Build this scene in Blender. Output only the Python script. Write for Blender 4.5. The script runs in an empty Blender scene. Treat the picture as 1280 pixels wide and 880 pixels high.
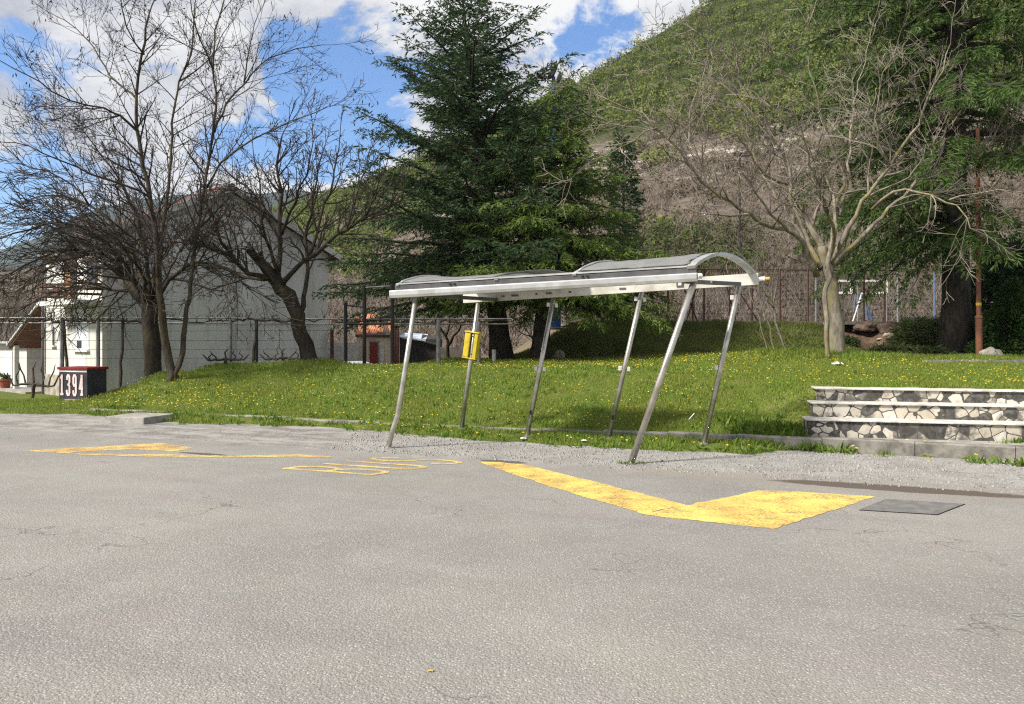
SUN_E=4.2; SUN_A=8.0; SKY_S=.085; EXPO=.92
CLOUD_DARK=(2.9,3.05,3.5); CLOUD_LIT=(6.2,6.15,6.1); SKYTINT=(.62,.92,1.24)
HOLES=[(440,135,120,105,.26),(728,40,85,60,.24),(65,62,140,62,.21),(0,235,80,90,.17),(300,190,90,35,.13),(385,95,70,50,.08)]
HAZE=.00015
DENOISE=False
import bpy, math, random
import numpy as np
from mathutils import Vector, Matrix, noise as mnoise

SC = bpy.context.scene
COL = SC.collection
F = 1000.0; CAMZ = 1.6; HY = 420.0

def W(px, py, d):
    return Vector(((px-640)/F*d, d, CAMZ-(py-HY)/F*d))
def sstep(a, b, x):
    t = min(1.0, max(0.0, (x-a)/(b-a)))
    return t*t*(3-2*t)
def lerp(a, b, t): return a+(b-a)*t
def pw(xs, ys, x):
    return float(np.interp(x, xs, ys))

# ------------------------------------------------------------------ tagging
def tag(o, label=None, cat=None, group=None, kind=None):
    if label: o['label'] = label
    if cat: o['category'] = cat
    if group: o['group'] = group
    if kind: o['kind'] = kind
    return o
def link(o, parent=None):
    COL.objects.link(o)
    if parent is not None: o.parent = parent
    return o
def thing(name, label, cat, loc=(0,0,0), group=None):
    o = bpy.data.objects.new(name, None)
    o.location = loc; o.empty_display_size = .3
    link(o)
    return tag(o, label, cat, group)

# ------------------------------------------------------------------ mesh builder
class MB:
    def __init__(s): s.v = []; s.f = []; s.m = []
    def add(s, vs, fs, mi=0):
        b = len(s.v); s.v.extend([tuple(v) for v in vs])
        s.f.extend([tuple(i+b for i in f) for f in fs]); s.m.extend([mi]*len(fs))
    def frame_box(s, o, ax, ay, az, mi=0):
        o=Vector(o); ax=Vector(ax); ay=Vector(ay); az=Vector(az)
        vs=[o, o+ax, o+ax+ay, o+ay, o+az, o+ax+az, o+ax+ay+az, o+ay+az]
        s.add(vs, [(0,3,2,1),(4,5,6,7),(0,1,5,4),(1,2,6,5),(2,3,7,6),(3,0,4,7)], mi)
    def box(s, c, size, rz=0, mi=0):
        c=Vector(c); cx,sn=math.cos(rz),math.sin(rz)
        ax=Vector((cx,sn,0))*size[0]; ay=Vector((-sn,cx,0))*size[1]; az=Vector((0,0,size[2]))
        s.frame_box(c-ax/2-ay/2-az/2, ax, ay, az, mi)
    def beam(s, a, b, w, h, up=(0,0,1), mi=0):
        a=Vector(a); b=Vector(b); d=(b-a); t=d.normalized()
        side=t.cross(Vector(up)).normalized(); u=side.cross(t)
        s.frame_box(a-side*w/2-u*h/2, d, side*w, u*h, mi)
    def tube(s, pts, rads, n=6, mi=0, cap=True):
        pts=[Vector(p) for p in pts]
        if not hasattr(rads,'__len__'): rads=[rads]*len(pts)
        b=len(s.v); k=len(pts)
        t=(pts[1]-pts[0]).normalized()
        ref=Vector((0,0,1)) if abs(t.z)<.9 else Vector((1,0,0))
        x=t.cross(ref).normalized()
        for i in range(k):
            if i==0: t=pts[1]-pts[0]
            elif i==k-1: t=pts[-1]-pts[-2]
            else: t=pts[i+1]-pts[i-1]
            t=t.normalized()
            x=(x-t*x.dot(t)); x=x.normalized() if x.length>1e-6 else t.orthogonal().normalized()
            y=t.cross(x); r=rads[i]
            for j in range(n):
                a=2*math.pi*j/n
                p=pts[i]+x*(r*math.cos(a))+y*(r*math.sin(a))
                s.v.append((p.x,p.y,p.z))
        for i in range(k-1):
            for j in range(n):
                a0=b+i*n+j; a1=b+i*n+(j+1)%n
                s.f.append((a0,a1,a1+n,a0+n)); s.m.append(mi)
        if cap:
            s.f.append(tuple(b+j for j in reversed(range(n)))); s.m.append(mi)
            s.f.append(tuple(b+(k-1)*n+j for j in range(n))); s.m.append(mi)
    def poly(s, pts, mi=0): s.add(pts, [tuple(range(len(pts)))], mi)
    def prism(s, pts, off, mi=0):
        off=Vector(off); n=len(pts); a=[Vector(p) for p in pts]; c=[p+off for p in a]
        s.add(a+c, [tuple(reversed(range(n))), tuple(range(n,2*n))]+[(i,(i+1)%n,(i+1)%n+n,i+n) for i in range(n)], mi)
    def lathe(s, c, prof, n=16, mi=0):
        c=Vector(c); vs=[]; fs=[]
        for r,z in prof:
            for j in range(n):
                a=2*math.pi*j/n; vs.append(c+Vector((r*math.cos(a), r*math.sin(a), z)))
        for i in range(len(prof)-1):
            for j in range(n):
                fs.append((i*n+j, i*n+(j+1)%n, (i+1)*n+(j+1)%n, (i+1)*n+j))
        fs.append(tuple(reversed(range(n)))); fs.append(tuple((len(prof)-1)*n+j for j in range(n)))
        s.add(vs, fs, mi)
    def build(s, name, mats, parent=None, smooth=False, bevel=0):
        me=bpy.data.meshes.new(name)
        me.from_pydata(s.v, [], s.f)
        if not isinstance(mats,(list,tuple)): mats=[mats]
        for m in mats: me.materials.append(m)
        if len(mats)>1: me.polygons.foreach_set('material_index', s.m)
        if smooth: me.polygons.foreach_set('use_smooth', [True]*len(me.polygons))
        me.update()
        o=bpy.data.objects.new(name, me); link(o)
        if parent is not None:
            o.parent=parent
            o.matrix_parent_inverse=Matrix.Translation(-Vector(parent.location))
        if bevel:
            b=o.modifiers.new('bevel','BEVEL'); b.width=bevel; b.segments=2; b.limit_method='ANGLE'
        return o

def fast_mesh(name, V, k, mat, parent=None):
    """V: (N*k,3) array, faces are consecutive runs of k vertices"""
    V=np.asarray(V, np.float32); n=len(V)//k
    me=bpy.data.meshes.new(name)
    me.vertices.add(len(V)); me.vertices.foreach_set('co', V.ravel())
    me.loops.add(n*k); me.loops.foreach_set('vertex_index', np.arange(n*k, dtype=np.int32))
    me.polygons.add(n); me.polygons.foreach_set('loop_start', np.arange(0,n*k,k,dtype=np.int32))
    me.polygons.foreach_set('loop_total', np.full(n,k,dtype=np.int32))
    me.materials.append(mat); me.update(calc_edges=True)
    o=bpy.data.objects.new(name, me); link(o)
    if parent is not None:
        o.parent=parent; o.matrix_parent_inverse=Matrix.Translation(-Vector(parent.location))
    return o
def nrm(a):
    return a/np.maximum(np.linalg.norm(a,axis=-1,keepdims=True),1e-9)
def diamonds(P, D, L, Wd, rng, flat=None, out=None):
    """leaf quads from base P along unit D"""
    N=len(P); R=rng.normal(size=(N,3))
    if flat is not None: R=R*(1-flat)+np.array([0,0,1.])*flat*2
    if out is not None: R=out+R*.35
    S=nrm(np.cross(D,R)); L=np.broadcast_to(L,(N,))[:,None]; Wd=np.broadcast_to(Wd,(N,))[:,None]
    V=np.empty((N,4,3))
    V[:,0]=P; V[:,1]=P+D*L*.45+S*Wd*.5; V[:,2]=P+D*L; V[:,3]=P+D*L*.45-S*Wd*.5
    return V.reshape(-1,3)

# ------------------------------------------------------------------ materials
def newmat(name):
    m=bpy.data.materials.new(name); m.use_nodes=True
    nt=m.node_tree; b=nt.nodes['Principled BSDF']
    b.inputs['Specular IOR Level'].default_value=.3
    return m, nt, b
def nd(nt, typ, ins=None, **props):
    n=nt.nodes.new(typ)
    for k,v in props.items(): setattr(n,k,v)
    for k,v in (ins or {}).items():
        s=n.inputs[k]
        if hasattr(v,'is_linked') or hasattr(v,'links'): nt.links.new(v,s)
        else: s.default_value=v
    return n
def c4(c): return (c[0],c[1],c[2],1.0)
def mth(nt, op, a, b=None, c=None, clamp=False):
    n=nt.nodes.new('ShaderNodeMath'); n.operation=op; n.use_clamp=clamp
    for i,v in enumerate((a,b,c)):
        if v is None: continue
        if hasattr(v,'links'): nt.links.new(v,n.inputs[i])
        else: n.inputs[i].default_value=v
    return n.outputs[0]
def mix(nt, fac, a, b):
    n=nt.nodes.new('ShaderNodeMix'); n.data_type='RGBA'
    for idx,v in ((0,fac),(6,a),(7,b)):
        if hasattr(v,'links'): nt.links.new(v,n.inputs[idx])
        else: n.inputs[idx].default_value = v if idx==0 else c4(v)
    return n.outputs[2]
def mrange(nt, v, a, b, c=0., d=1., smooth=True):
    n=nt.nodes.new('ShaderNodeMapRange'); n.interpolation_type='SMOOTHSTEP' if smooth else 'LINEAR'
    nt.links.new(v,n.inputs[0])
    for i,x in enumerate((a,b,c,d)): n.inputs[i+1].default_value=x
    return n.outputs[0]
def noise(nt, vec, scale, detail=4, rough=.55, dist=0):
    n=nd(nt,'ShaderNodeTexNoise',{'Scale':scale,'Detail':detail,'Roughness':rough,'Distortion':dist})
    if vec is not None: nt.links.new(vec,n.inputs['Vector'])
    return n.outputs['Fac']
def coords(nt):
    return nt.nodes.new('ShaderNodeNewGeometry').outputs['Position']
def stretch(nt, vec, s):
    n=nd(nt,'ShaderNodeVectorMath',{1:s},operation='MULTIPLY'); nt.links.new(vec,n.inputs[0]); return n.outputs[0]
def bump(nt, b, h, strength=.3, dist=.02):
    n=nd(nt,'ShaderNodeBump',{'Strength':strength,'Distance':dist}); nt.links.new(h,n.inputs['Height'])
    nt.links.new(n.outputs[0], b.inputs['Normal'])
def setc(nt, b, sock): nt.links.new(sock, b.inputs['Base Color'])

def simple(name, c1, c2=None, scale=6, rough=.8, metal=0, bmp=0, sx=None, lo=.35, hi=.65, spec=None, detail=5):
    m,nt,b=newmat(name); c2=c2 or tuple(x*.7 for x in c1)
    p=coords(nt)
    if sx: p=stretch(nt,p,sx)
    n=noise(nt,p,scale,detail)
    setc(nt,b,mix(nt,mrange(nt,n,lo,hi),c1,c2))
    b.inputs['Roughness'].default_value=rough; b.inputs['Metallic'].default_value=metal
    if spec is not None: b.inputs['Specular IOR Level'].default_value=spec
    if bmp: bump(nt,b,n,bmp,.02)
    return m
def leafmat(name, cols, transl=.35, rough=.6, big=None, bigscale=.5):
    """per-leaf colour ramp, some light through the leaf; big = clump colour"""
    m,nt,b=newmat(name)
    g=nt.nodes.new('ShaderNodeNewGeometry')
    r=nt.nodes.new('ShaderNodeValToRGB'); cr=r.color_ramp
    while len(cr.elements)<len(cols): cr.elements.new(.5)
    for i,c in enumerate(cols):
        cr.elements[i].position=i/(len(cols)-1); cr.elements[i].color=c4(c)
    nt.links.new(g.outputs['Random Per Island'], r.inputs[0])
    colr=r.outputs[0]
    if big:
        nz=noise(nt,g.outputs['Position'],bigscale,3)
        colr=mix(nt,mrange(nt,nz,.42,.62),colr,big)
    setc(nt,b,colr); b.inputs['Roughness'].default_value=rough
    b.inputs['Specular IOR Level'].default_value=.2
    if transl:
        t=nd(nt,'ShaderNodeBsdfTranslucent'); nt.links.new(colr,t.inputs[0])
        ms=nd(nt,'ShaderNodeMixShader',{0:transl})
        nt.links.new(b.outputs[0],ms.inputs[1]); nt.links.new(t.outputs[0],ms.inputs[2])
        nt.links.new(ms.outputs[0], nt.nodes['Material Output'].inputs['Surface'])
    return m

# ------------------------------------------------------------------ terrain function
EX=[-60,-10.45,-8.6,-6.1,-3.4,-2.1,-1.0,.7,1.8,3.2,4.0,20,60]
EY=[16.6,16.33,16.2,14.6,14.0,13.2,12.4,11.6,11.2,10.78,11.12,4.4,-12]
def ykerb(x): return 10.2+(6.4-x)*.42
def ystep(x): return 11.53-(x-4.29)*.235
def n2(x,y,s,seed=0): return mnoise.noise(Vector((x*s+seed*17.3,y*s-seed*9.1,seed*3.7)))
def yedge(x):
    y=pw(EX,EY,x)
    if x<3.4: y+= .22*n2(x,0,1.3,1)+.08*n2(x,0,5,2)
    return y
def h(x,y):
    e=yedge(x); yk=ykerb(x)
    # in front of the kerb
    front=lerp(-.06,.075+.02*n2(x,y,2.,3),sstep(-.18,.5,y-e))
    if x<-8.6: yk=lerp(yk,17.2,sstep(-8.6,-9.2,x))
    if y<yk+.1: return front
    mid=sstep(-10.6,-8.6,x)
    # bank
    sb=(y-yk-.12)*.92
    Lb=lerp(4.6,4.0,sstep(-6,3,x))
    t=min(1,max(0,sb/Lb)); prof=.35*t+.65*(t*t*(3-2*t))
    Zp=.84+.22*sstep(13,22,y)*sstep(2,6,x)
    bank=.1+(Zp-.1)*prof
    rt=sstep(4.05,4.75,x)
    if rt>0:
        q=y-ystep(x)
        rbank=.10+(Zp-.02-.10)*sstep(.42,.95,q)
        bank=lerp(bank,rbank,rt)
    z=lerp(.06,bank,mid)
    # behind the crest on the left the yard lies lower
    fall=sstep(4.8,8.6,sb)*sstep(-2.2,-4.2,x)
    z=lerp(z,-.42,fall if x>-8 else max(fall,sstep(19.5,24,y)))
    # middle, behind the plateau
    z=lerp(z,.45,sstep(26,32,y)*sstep(1.2,-1.2,x)*(1-sstep(-2.2,-4.2,x)))
    # mound up to the court
    if x>-1:
        mx=sstep(-.3,2.6,x+.25*n2(x,y,.6,5))
        top=2.06
        fr=25.0+.35*n2(x,y,.35,6)-.5*sstep(10,14,x)
        mz=lerp(z,top,sstep(fr,fr+3.3,y)*.85+.15*sstep(fr,fr+1.,y))
        # washed-out hollow under the court edge
        hol=math.exp(-((x-12.1)/1.15)**2)*sstep(29.0,27.6,y)*sstep(24.6,26.6,y)
        mz-=hol*.62*(1+.5*n2(x,y,1.7,9))
        z=lerp(z,mz,mx)
    z+=.035*n2(x,y,.8,7)*mid+.02*n2(x,y,2.6,8)*mid
    # tussocks round tree feet
    for tx,ty,tr,th in ((-7.85,18.6,.8,.14),(-8.95,20,.8,.12),(-5.05,20.2,.8,.16),(8.0,20,1.3,.10),(6.5,20.4,1.0,.1)):
        z+=th*math.exp(-((x-tx)**2+(y-ty)**2)/(tr*tr))
    return z
def G(px,d,dz=0):
    x=(px-640)/F*d
    return Vector((x,d,h(x,d)+dz))
# ================================================================== materials: ground
def asphalt_mat():
    m,nt,b=newmat('asphalt'); P=coords(nt)
    sx=nd(nt,'ShaderNodeSeparateXYZ'); nt.links.new(P,sx.inputs[0]); x,y=sx.outputs[0],sx.outputs[1]
    s=mth(nt,'MULTIPLY',mth(nt,'ADD',mth(nt,'MULTIPLY',x,.42),mth(nt,'SUBTRACT',y,12.888)),.92)
    t=mth(nt,'SUBTRACT',mth(nt,'MULTIPLY',x,.922),mth(nt,'MULTIPLY',y,.387))
    big=noise(nt,P,.35,4); mid=noise(nt,P,1.7,5,.6); fine=noise(nt,P,38,3,.7)
    # streaks along the driving direction
    st=nd(nt,'ShaderNodeCombineXYZ'); nt.links.new(mth(nt,'MULTIPLY',t,.25),st.inputs[0]); nt.links.new(mth(nt,'MULTIPLY',s,1.6),st.inputs[1])
    streak=noise(nt,st.outputs[0],1.0,4,.6)
    base=mix(nt,mrange(nt,big,.3,.7),(.182,.174,.162),(.248,.238,.213))
    base=mix(nt,mth(nt,'MULTIPLY',mrange(nt,noise(nt,P,.8,3),.50,.68),.6),base,(.235,.205,.20))
    base=mix(nt,mth(nt,'MULTIPLY',mrange(nt,noise(nt,stretch(nt,P,(1,1.7,1)),.45,4),.52,.68),.5),base,(.235,.232,.19))
    base=mix(nt,mth(nt,'MULTIPLY',mrange(nt,mid,.45,.75),.4),base,(.275,.266,.25))
    base=mix(nt,mth(nt,'MULTIPLY',mrange(nt,streak,.46,.7),.45),base,(.175,.168,.16))
    # stone chips
    def chips(scale, lo, colr, amt):
        v=nd(nt,'ShaderNodeTexVoronoi',{'Scale':scale,'Randomness':1.0}); nt.links.new(P,v.inputs['Vector'])
        sp=nd(nt,'ShaderNodeSeparateColor'); nt.links.new(v.outputs['Color'],sp.inputs[0])
        on=mth(nt,'MULTIPLY',mth(nt,'GREATER_THAN',sp.outputs[0],lo),mth(nt,'LESS_THAN',v.outputs['Distance'],.36))
        return mth(nt,'MULTIPLY',on,amt), v.outputs['Distance'], sp.outputs[1]
    c1,d1,r1=chips(62,.66,None,.45); c2,d2,r2=chips(120,.5,None,.34)
    base=mix(nt,c2,base,(.37,.365,.35)); base=mix(nt,c1,base,(.52,.51,.49))
    c3,d3,r3=chips(85,.82,None,.45); base=mix(nt,c3,base,(.06,.057,.055))
    base=mix(nt,mth(nt,'MULTIPLY',mrange(nt,fine,.55,.75),.35),base,(.11,.105,.10))
    # loose gravel along the kerb
    gm=mrange(nt,mth(nt,'ADD',s,mth(nt,'MULTIPLY',mth(nt,'SUBTRACT',noise(nt,P,1.3,5,.65),.5),1.5)),-2.75,-2.25)
    right=mrange(nt,x,-3.2,-1.2)
    grav=mix(nt,mrange(nt,mid,.3,.7),(.215,.205,.19),(.31,.30,.28))
    g1,gd1,_=chips(30,.5,None,.8); g2,gd2,_=chips(55,.62,None,.9)
    grav=mix(nt,g1,grav,(.36,.35,.33)); grav=mix(nt,g2,grav,(.15,.14,.13))
    old=mix(nt,mrange(nt,mth(nt,'ADD',mth(nt,'MULTIPLY',noise(nt,st.outputs[0],2.2,7,.75),.5),mth(nt,'MULTIPLY',noise(nt,P,1.6,7,.75),.5)),.42,.58),(.15,.14,.132),(.31,.295,.27))
    old=mix(nt,g1,old,(.36,.345,.32))
    old=mix(nt,g2,old,(.2,.19,.18))
    grav=mix(nt,right,old,grav)
    base=mix(nt,gm,base,grav)
    # silt left by puddles
    def stain(px,pd,L,w,colr,amt,soft=.5):
        nonlocal base
        X=(px-640)/F*pd; t0=X*.922-pd*.387; s0=(pd+.42*X-12.888)*.92
        a=mth(nt,'DIVIDE',mth(nt,'SUBTRACT',t,t0),L); c=mth(nt,'DIVIDE',mth(nt,'SUBTRACT',s,s0),w)
        r=mth(nt,'SQRT',mth(nt,'ADD',mth(nt,'POWER',mth(nt,'ABSOLUTE',a),2),mth(nt,'POWER',mth(nt,'ABSOLUTE',c),2)))
        r=mth(nt,'ADD',r,mth(nt,'MULTIPLY',mth(nt,'SUBTRACT',noise(nt,P,5,5,.7),.5),soft))
        base=mix(nt,mth(nt,'MULTIPLY',mrange(nt,r,1.05,.8),amt),base,colr)
    stain(1090,8.55,3.2,.42,(.235,.205,.175),.55,1.2)
    stain(1120,8.40,1.34,.20,(.085,.066,.054),.93,.6)
    stain(628,10.2,.36,.10,(.09,.07,.058),.9,.8)
    stain(264,10.8,.62,.08,(.075,.062,.05),.9,.7)
    # hairline cracks
    for sc,th,msk in ((.55,.006,.50),(1.7,.008,.60)):
        v=nd(nt,'ShaderNodeTexVoronoi',{'Scale':sc},feature='DISTANCE_TO_EDGE')
        wv=nd(nt,'ShaderNodeVectorMath',operation='ADD'); nt.links.new(P,wv.inputs[0])
        nn=nd(nt,'ShaderNodeTexNoise',{'Scale':2.5,'Detail':5}); nt.links.new(P,nn.inputs['Vector']); nt.links.new(nn.outputs['Color'],wv.inputs[1])
        nt.links.new(wv.outputs[0],v.inputs['Vector'])
        cr=mth(nt,'MULTIPLY',mth(nt,'LESS_THAN',v.outputs[0],th),mrange(nt,noise(nt,P,.5,3),msk,msk+.1))
        base=mix(nt,mth(nt,'MULTIPLY',cr,.5),base,(.06,.055,.05))
    setc(nt,b,base); b.inputs['Roughness'].default_value=.85
    hgt=mth(nt,'ADD',mth(nt,'MULTIPLY',d2,.5),mth(nt,'ADD',d1,mth(nt,'MULTIPLY',fine,.6)))
    bump(nt,b,hgt,.55,.012)
    return m
def ground_mat():
    m,nt,b=newmat('turf'); P=coords(nt)
    a=noise(nt,P,1.2,5); f=noise(nt,P,22,4,.7); g=noise(nt,P,.25,3)
    col=mix(nt,mrange(nt,a,.35,.65),(.10,.135,.024),(.145,.165,.036))
    col=mix(nt,mrange(nt,f,.4,.65),col,(.05,.07,.014))
    col=mix(nt,mth(nt,'MULTIPLY',mrange(nt,noise(nt,P,2.3,5,.7),.58,.7),.7),col,(.14,.115,.06))
    # bare brown soil in the washed-out hollow and on the court terrace
    sx=nd(nt,'ShaderNodeSeparateXYZ'); nt.links.new(P,sx.inputs[0])
    dx=mth(nt,'DIVIDE',mth(nt,'SUBTRACT',sx.outputs[0],12.2),1.5); dy=mth(nt,'DIVIDE',mth(nt,'SUBTRACT',sx.outputs[1],27.3),1.25)
    r=mth(nt,'ADD',mth(nt,'MULTIPLY',dx,dx),mth(nt,'MULTIPLY',dy,dy))
    r=mth(nt,'ADD',r,mth(nt,'MULTIPLY',mth(nt,'SUBTRACT',noise(nt,P,2.5,5),.5),1.6))
    soil=mix(nt,mrange(nt,noise(nt,P,6,5,.7),.35,.65),(.075,.045,.03),(.15,.10,.07))
    col=mix(nt,mrange(nt,r,1.2,.8),col,soil)
    back=mrange(nt,sx.outputs[1],28.4,29.5)
    col=mix(nt,back,col,mix(nt,mrange(nt,a,.4,.6),(.17,.13,.09),(.11,.10,.05)))
    setc(nt,b,col); b.inputs['Roughness'].default_value=.95; b.inputs['Specular IOR Level'].default_value=.1
    bump(nt,b,f,.5,.04)
    return m
def paint_mat(name, c, lo, hi, keep=.15):
    m,nt,b=newmat(name); P=coords(nt)
    n=noise(nt,P,3.2,6,.75); f=noise(nt,P,45,3,.7)
    v=mth(nt,'ADD',mth(nt,'MULTIPLY',n,.5),mth(nt,'MULTIPLY',f,.5))
    cc=mix(nt,mrange(nt,noise(nt,P,1.1,5,.65),.42,.66),c,(c[0]*.80,c[1]*.66,c[2]*.75))
    cc=mix(nt,mrange(nt,noise(nt,P,70,2,.8),.5,.7,0,.45),cc,tuple(x*.55 for x in c))
    setc(nt,b,cc)
    b.inputs['Roughness'].default_value=.75
    tr=nd(nt,'ShaderNodeBsdfTransparent'); ms=nt.nodes.new('ShaderNodeMixShader')
    nt.links.new(mth(nt,'MULTIPLY',mrange(nt,v,lo,hi),1-keep),ms.inputs[0]); nt.links.new(b.outputs[0],ms.inputs[1]); nt.links.new(tr.outputs[0],ms.inputs[2])
    nt.links.new(ms.outputs[0],nt.nodes['Material Output'].inputs['Surface'])
    return m
def concrete(name, c=(.36,.34,.31), dark=.55, scale=4, bmp=.4):
    m,nt,b=newmat(name); P=coords(nt)
    a=noise(nt,P,scale,6,.65); f=noise(nt,P,60,3,.7)
    col=mix(nt,mrange(nt,a,.38,.66),c,tuple(x*dark for x in c))
    col=mix(nt,mth(nt,'MULTIPLY',mrange(nt,f,.5,.7),.5),col,tuple(x*.6 for x in c))
    setc(nt,b,col); b.inputs['Roughness'].default_value=.9
    bump(nt,b,f,bmp,.01); return m

M={}
M['asphalt']=asphalt_mat(); M['turf']=ground_mat()
M['yellow']=paint_mat('yellow_road_paint',(.67,.50,.135),.46,.64,.10)
M['yellow_worn']=paint_mat('worn_yellow_paint',(.64,.49,.17),.44,.60,.12)
M['kerb']=concrete('kerb_concrete',(.25,.235,.205),.4,3.5)
M['slab']=concrete('slab_concrete',(.36,.34,.31),.6)

# ================================================================== ground + road
def axis(dense, outer_lo, outer_hi):
    return list(outer_lo)+list(dense)+list(outer_hi)
xs=axis(np.arange(-14,16.01,.22),(-4000,-1200,-400,-150,-80,-50,-34,-24,-18,-15.5),(17,19,22,27,34,50,80,150,400,1200,4000))
ys=axis(np.arange(9.6,30.01,.22),(-400,-120,-50,-25,-12,-6,-2,1,3,5,6.5,7.6,8.6),(31,33,36,40,45,52,70,120,300,900,4500))
gv=[(x,y,h(x,y)) for y in ys for x in xs]; nx=len(xs)
gf=[(j*nx+i,j*nx+i+1,(j+1)*nx+i+1,(j+1)*nx+i) for j in range(len(ys)-1) for i in range(nx-1)]
g=MB(); g.add(gv,gf); ground=g.build('ground',M['turf'],smooth=True); tag(ground,kind='structure')
r=MB(); r.add([(-90,-40,0),(90,-40,0),(90,17.0,0),(-90,17.0,0)],[(0,1,2,3)])
road=r.build('road',M['asphalt']); tag(road,kind='structure')

def P0(px,py,z=.004):
    d=(CAMZ-z)/((py-HY)/F); return Vector(((px-640)/F*d,d,z))
def inset_grid(pts): return pts
def ragged(pts, amt, seed):
    rr=random.Random(seed); out=[]
    for i in range(len(pts)):
        a,b=pts[i],pts[(i+1)%len(pts)]; n=max(1,int((b-a).length/.045)); d=(b-a).normalized(); s=Vector((-d.y,d.x,0)); w=0
        for k in range(n):
            w=.6*w+rr.gauss(0,amt); out.append(a.lerp(b,k/n)+s*(w if k else 0))
    return out
m=MB()
m.poly(ragged([P0(*p) for p in ((597,577),(625,577.5),(657,581),(750,603.5),(858,631.5),(805,642.5),(740,624),(645,594))],.009,128))
m.poly(ragged([P0(*p,z=.0041) for p in ((858,631.6),(948,613),(1000,614.5),(1095,620.5),(965,661),(880,652),(805,642.6))],.009,129))
o=m.build('road_marking',M['yellow']); tag(o,'bright yellow bus bay zigzag line painted between the shelter and the rectangular cover','road marking')
m=MB()
m.poly(ragged([P0(*p) for p in ((33,563.6),(75,560.7),(140,557.2),(199,553.4),(222,556.5),(241,560),(216,564.3),(160,561.6),(110,564),(78,566.5))],.009,132))
m.poly(ragged([P0(*p,z=.0041) for p in ((78,566.7),(120,567.2),(215,568),(300,569.6),(345,568.2),(376,568),(422,571.2),(345,571.2),(300,571.6),(180,570.6),(110,568.6))],.009,133))
o=m.build('road_marking',M['yellow_worn']); tag(o,'faded yellow zigzag line at the far end of the bus bay, nearer the black box','road marking')

# the word BUS, painted along the bay, read by traffic that heads left
def stroke(mb, pts, w, z):
    n=len(pts)
    for k in range(n-1):
        a,b=Vector(pts[k]),Vector(pts[k+1]); d=(b-a)
        if d.length<1e-6: continue
        d=d.normalized(); s=Vector((-d.y,d.x,0))*w/2
        ee=d*w*.25
        mb.poly([a-ee-s,b+ee-s,b+ee+s,a-ee+s])
def arc(cx,cy,rx,ry,a0,a1,n=9):
    return [(cx+rx*math.cos(math.radians(lerp(a0,a1,i/n))),cy+ry*math.sin(math.radians(lerp(a0,a1,i/n)))) for i in range(n+1)]
GLY={'B':[[(0,0),(0,1)],[(0,1),(.3,1)]+arc(.3,.76,.32,.24,90,-90)+[(0,.52)],[(0,.52),(.32,.52)]+arc(.32,.26,.36,.26,90,-90)+[(0,0)]],
     'U':[[(0,1),(0,.25)]+arc(.33,.25,.33,.25,180,360)+[(.66,.25),(.66,1)]],
     'S':[arc(.34,.75,.32,.24,20,180)+arc(.34,.75,.32,.24,180,270)+arc(.34,.26,.34,.25,90,0)+arc(.34,.26,.34,.25,0,-160)]}
m=MB()
up=Vector((-1.12,.43,0)); right=Vector((.41,.36,0))
org=Vector((-1.62,9.22,0))
for k,ch in enumerate('BUS'):
    o0=org+right*(k*1.0)
    for si,st in enumerate(GLY[ch]):
        pts=[o0+right*(.86*p[0])+up*p[1]+Vector((0,0,.004+.0004*si)) for p in st]
        for q in range(len(pts)): pts[q].z+=.00003*q
        stroke(m,pts,.08,0)
o=m.build('road_marking',M['yellow_worn']); tag(o,'worn yellow letters BUS painted lengthways on the road beside the front left post','road marking')

# cover plate in the asphalt
M['cover']=simple('cover_cement',(.165,.16,.155),(.12,.115,.11),9,.85,bmp=.3)
M['black']=simple('black_joint',(.012,.012,.012),(.02,.02,.02),8,.9)
t=thing('utility_cover','flat grey rectangular cover with black joints set in the road beside the yellow line','cover',P0(1140,633,0))
q=[P0(1073,637.5,.004),P0(1172,643.5,.004),P0(1207,630,.004),P0(1108,623.5,.004)]
m=MB(); m.poly(q); m.build('joint',M['black'],t)
c=sum(q,Vector())/4
q2=[c+(p-c)*.975+Vector((0,0,.0025)) for p in q]
m=MB(); m.poly(q2); m.build('plate',M['cover'],t)

# kerb
rng=random.Random(3)
kb=MB(); x=-8.75
while x<9.6:
    L=1.0 if x<3 else 1.15
    x1=x+L*.922
    zt=lerp(.105,.19,sstep(-1,4.2,x))+rng.uniform(-.012,.012)
    jw=.004
    def kp(xx,off,z): return Vector((xx+.387*off,ykerb(xx)+.922*off,z))
    a,b2=x+jw,x1-jw; off=rng.uniform(-.01,.01); wd=.14 if x<3.2 else .17
    dz=rng.uniform(-.008,.008)
    ch=.018
    prof=[(0,-.25),(0,-ch),(ch,0),(wd-ch,0),(wd,-ch),(wd,-.25)]
    va=[kp(a,off+p,zt+q) for p,q in prof]; vb=[kp(b2,off+p,zt+dz+q) for p,q in prof]
    n=len(prof)
    kb.add(va+vb,[tuple(range(n)),tuple(reversed(range(n,2*n)))]+[(i+n,i,(i+1)%n,(i+1)%n+n)[::-1] for i in range(n)])
    x=x1
kerb=kb.build('kerb',M['kerb']); tag(kerb,kind='structure')
# landing between kerb and steps
m=MB()
pts=[]
for xx in (4.2,5.5,7,8.5,9.5): pts.append(Vector((xx+.06,ykerb(xx)+.15,.155)))
for xx in (9.5,8,6.5,5,4.2): pts.append(Vector((xx,ystep(xx)+.5,.155)))
m.prism(pts,(0,0,-.2)); o=m.build('landing',M['slab']); tag(o,kind='structure')

# loose slab by the kerb at left
m=MB(); m.box((-6.95,14.95,.055),(.86,.80,.14),-.28)
o=m.build('concrete_slab',M['slab'],bevel=.015); tag(o,'low square concrete slab lying on the road edge at the left end of the kerb','slab')

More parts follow.
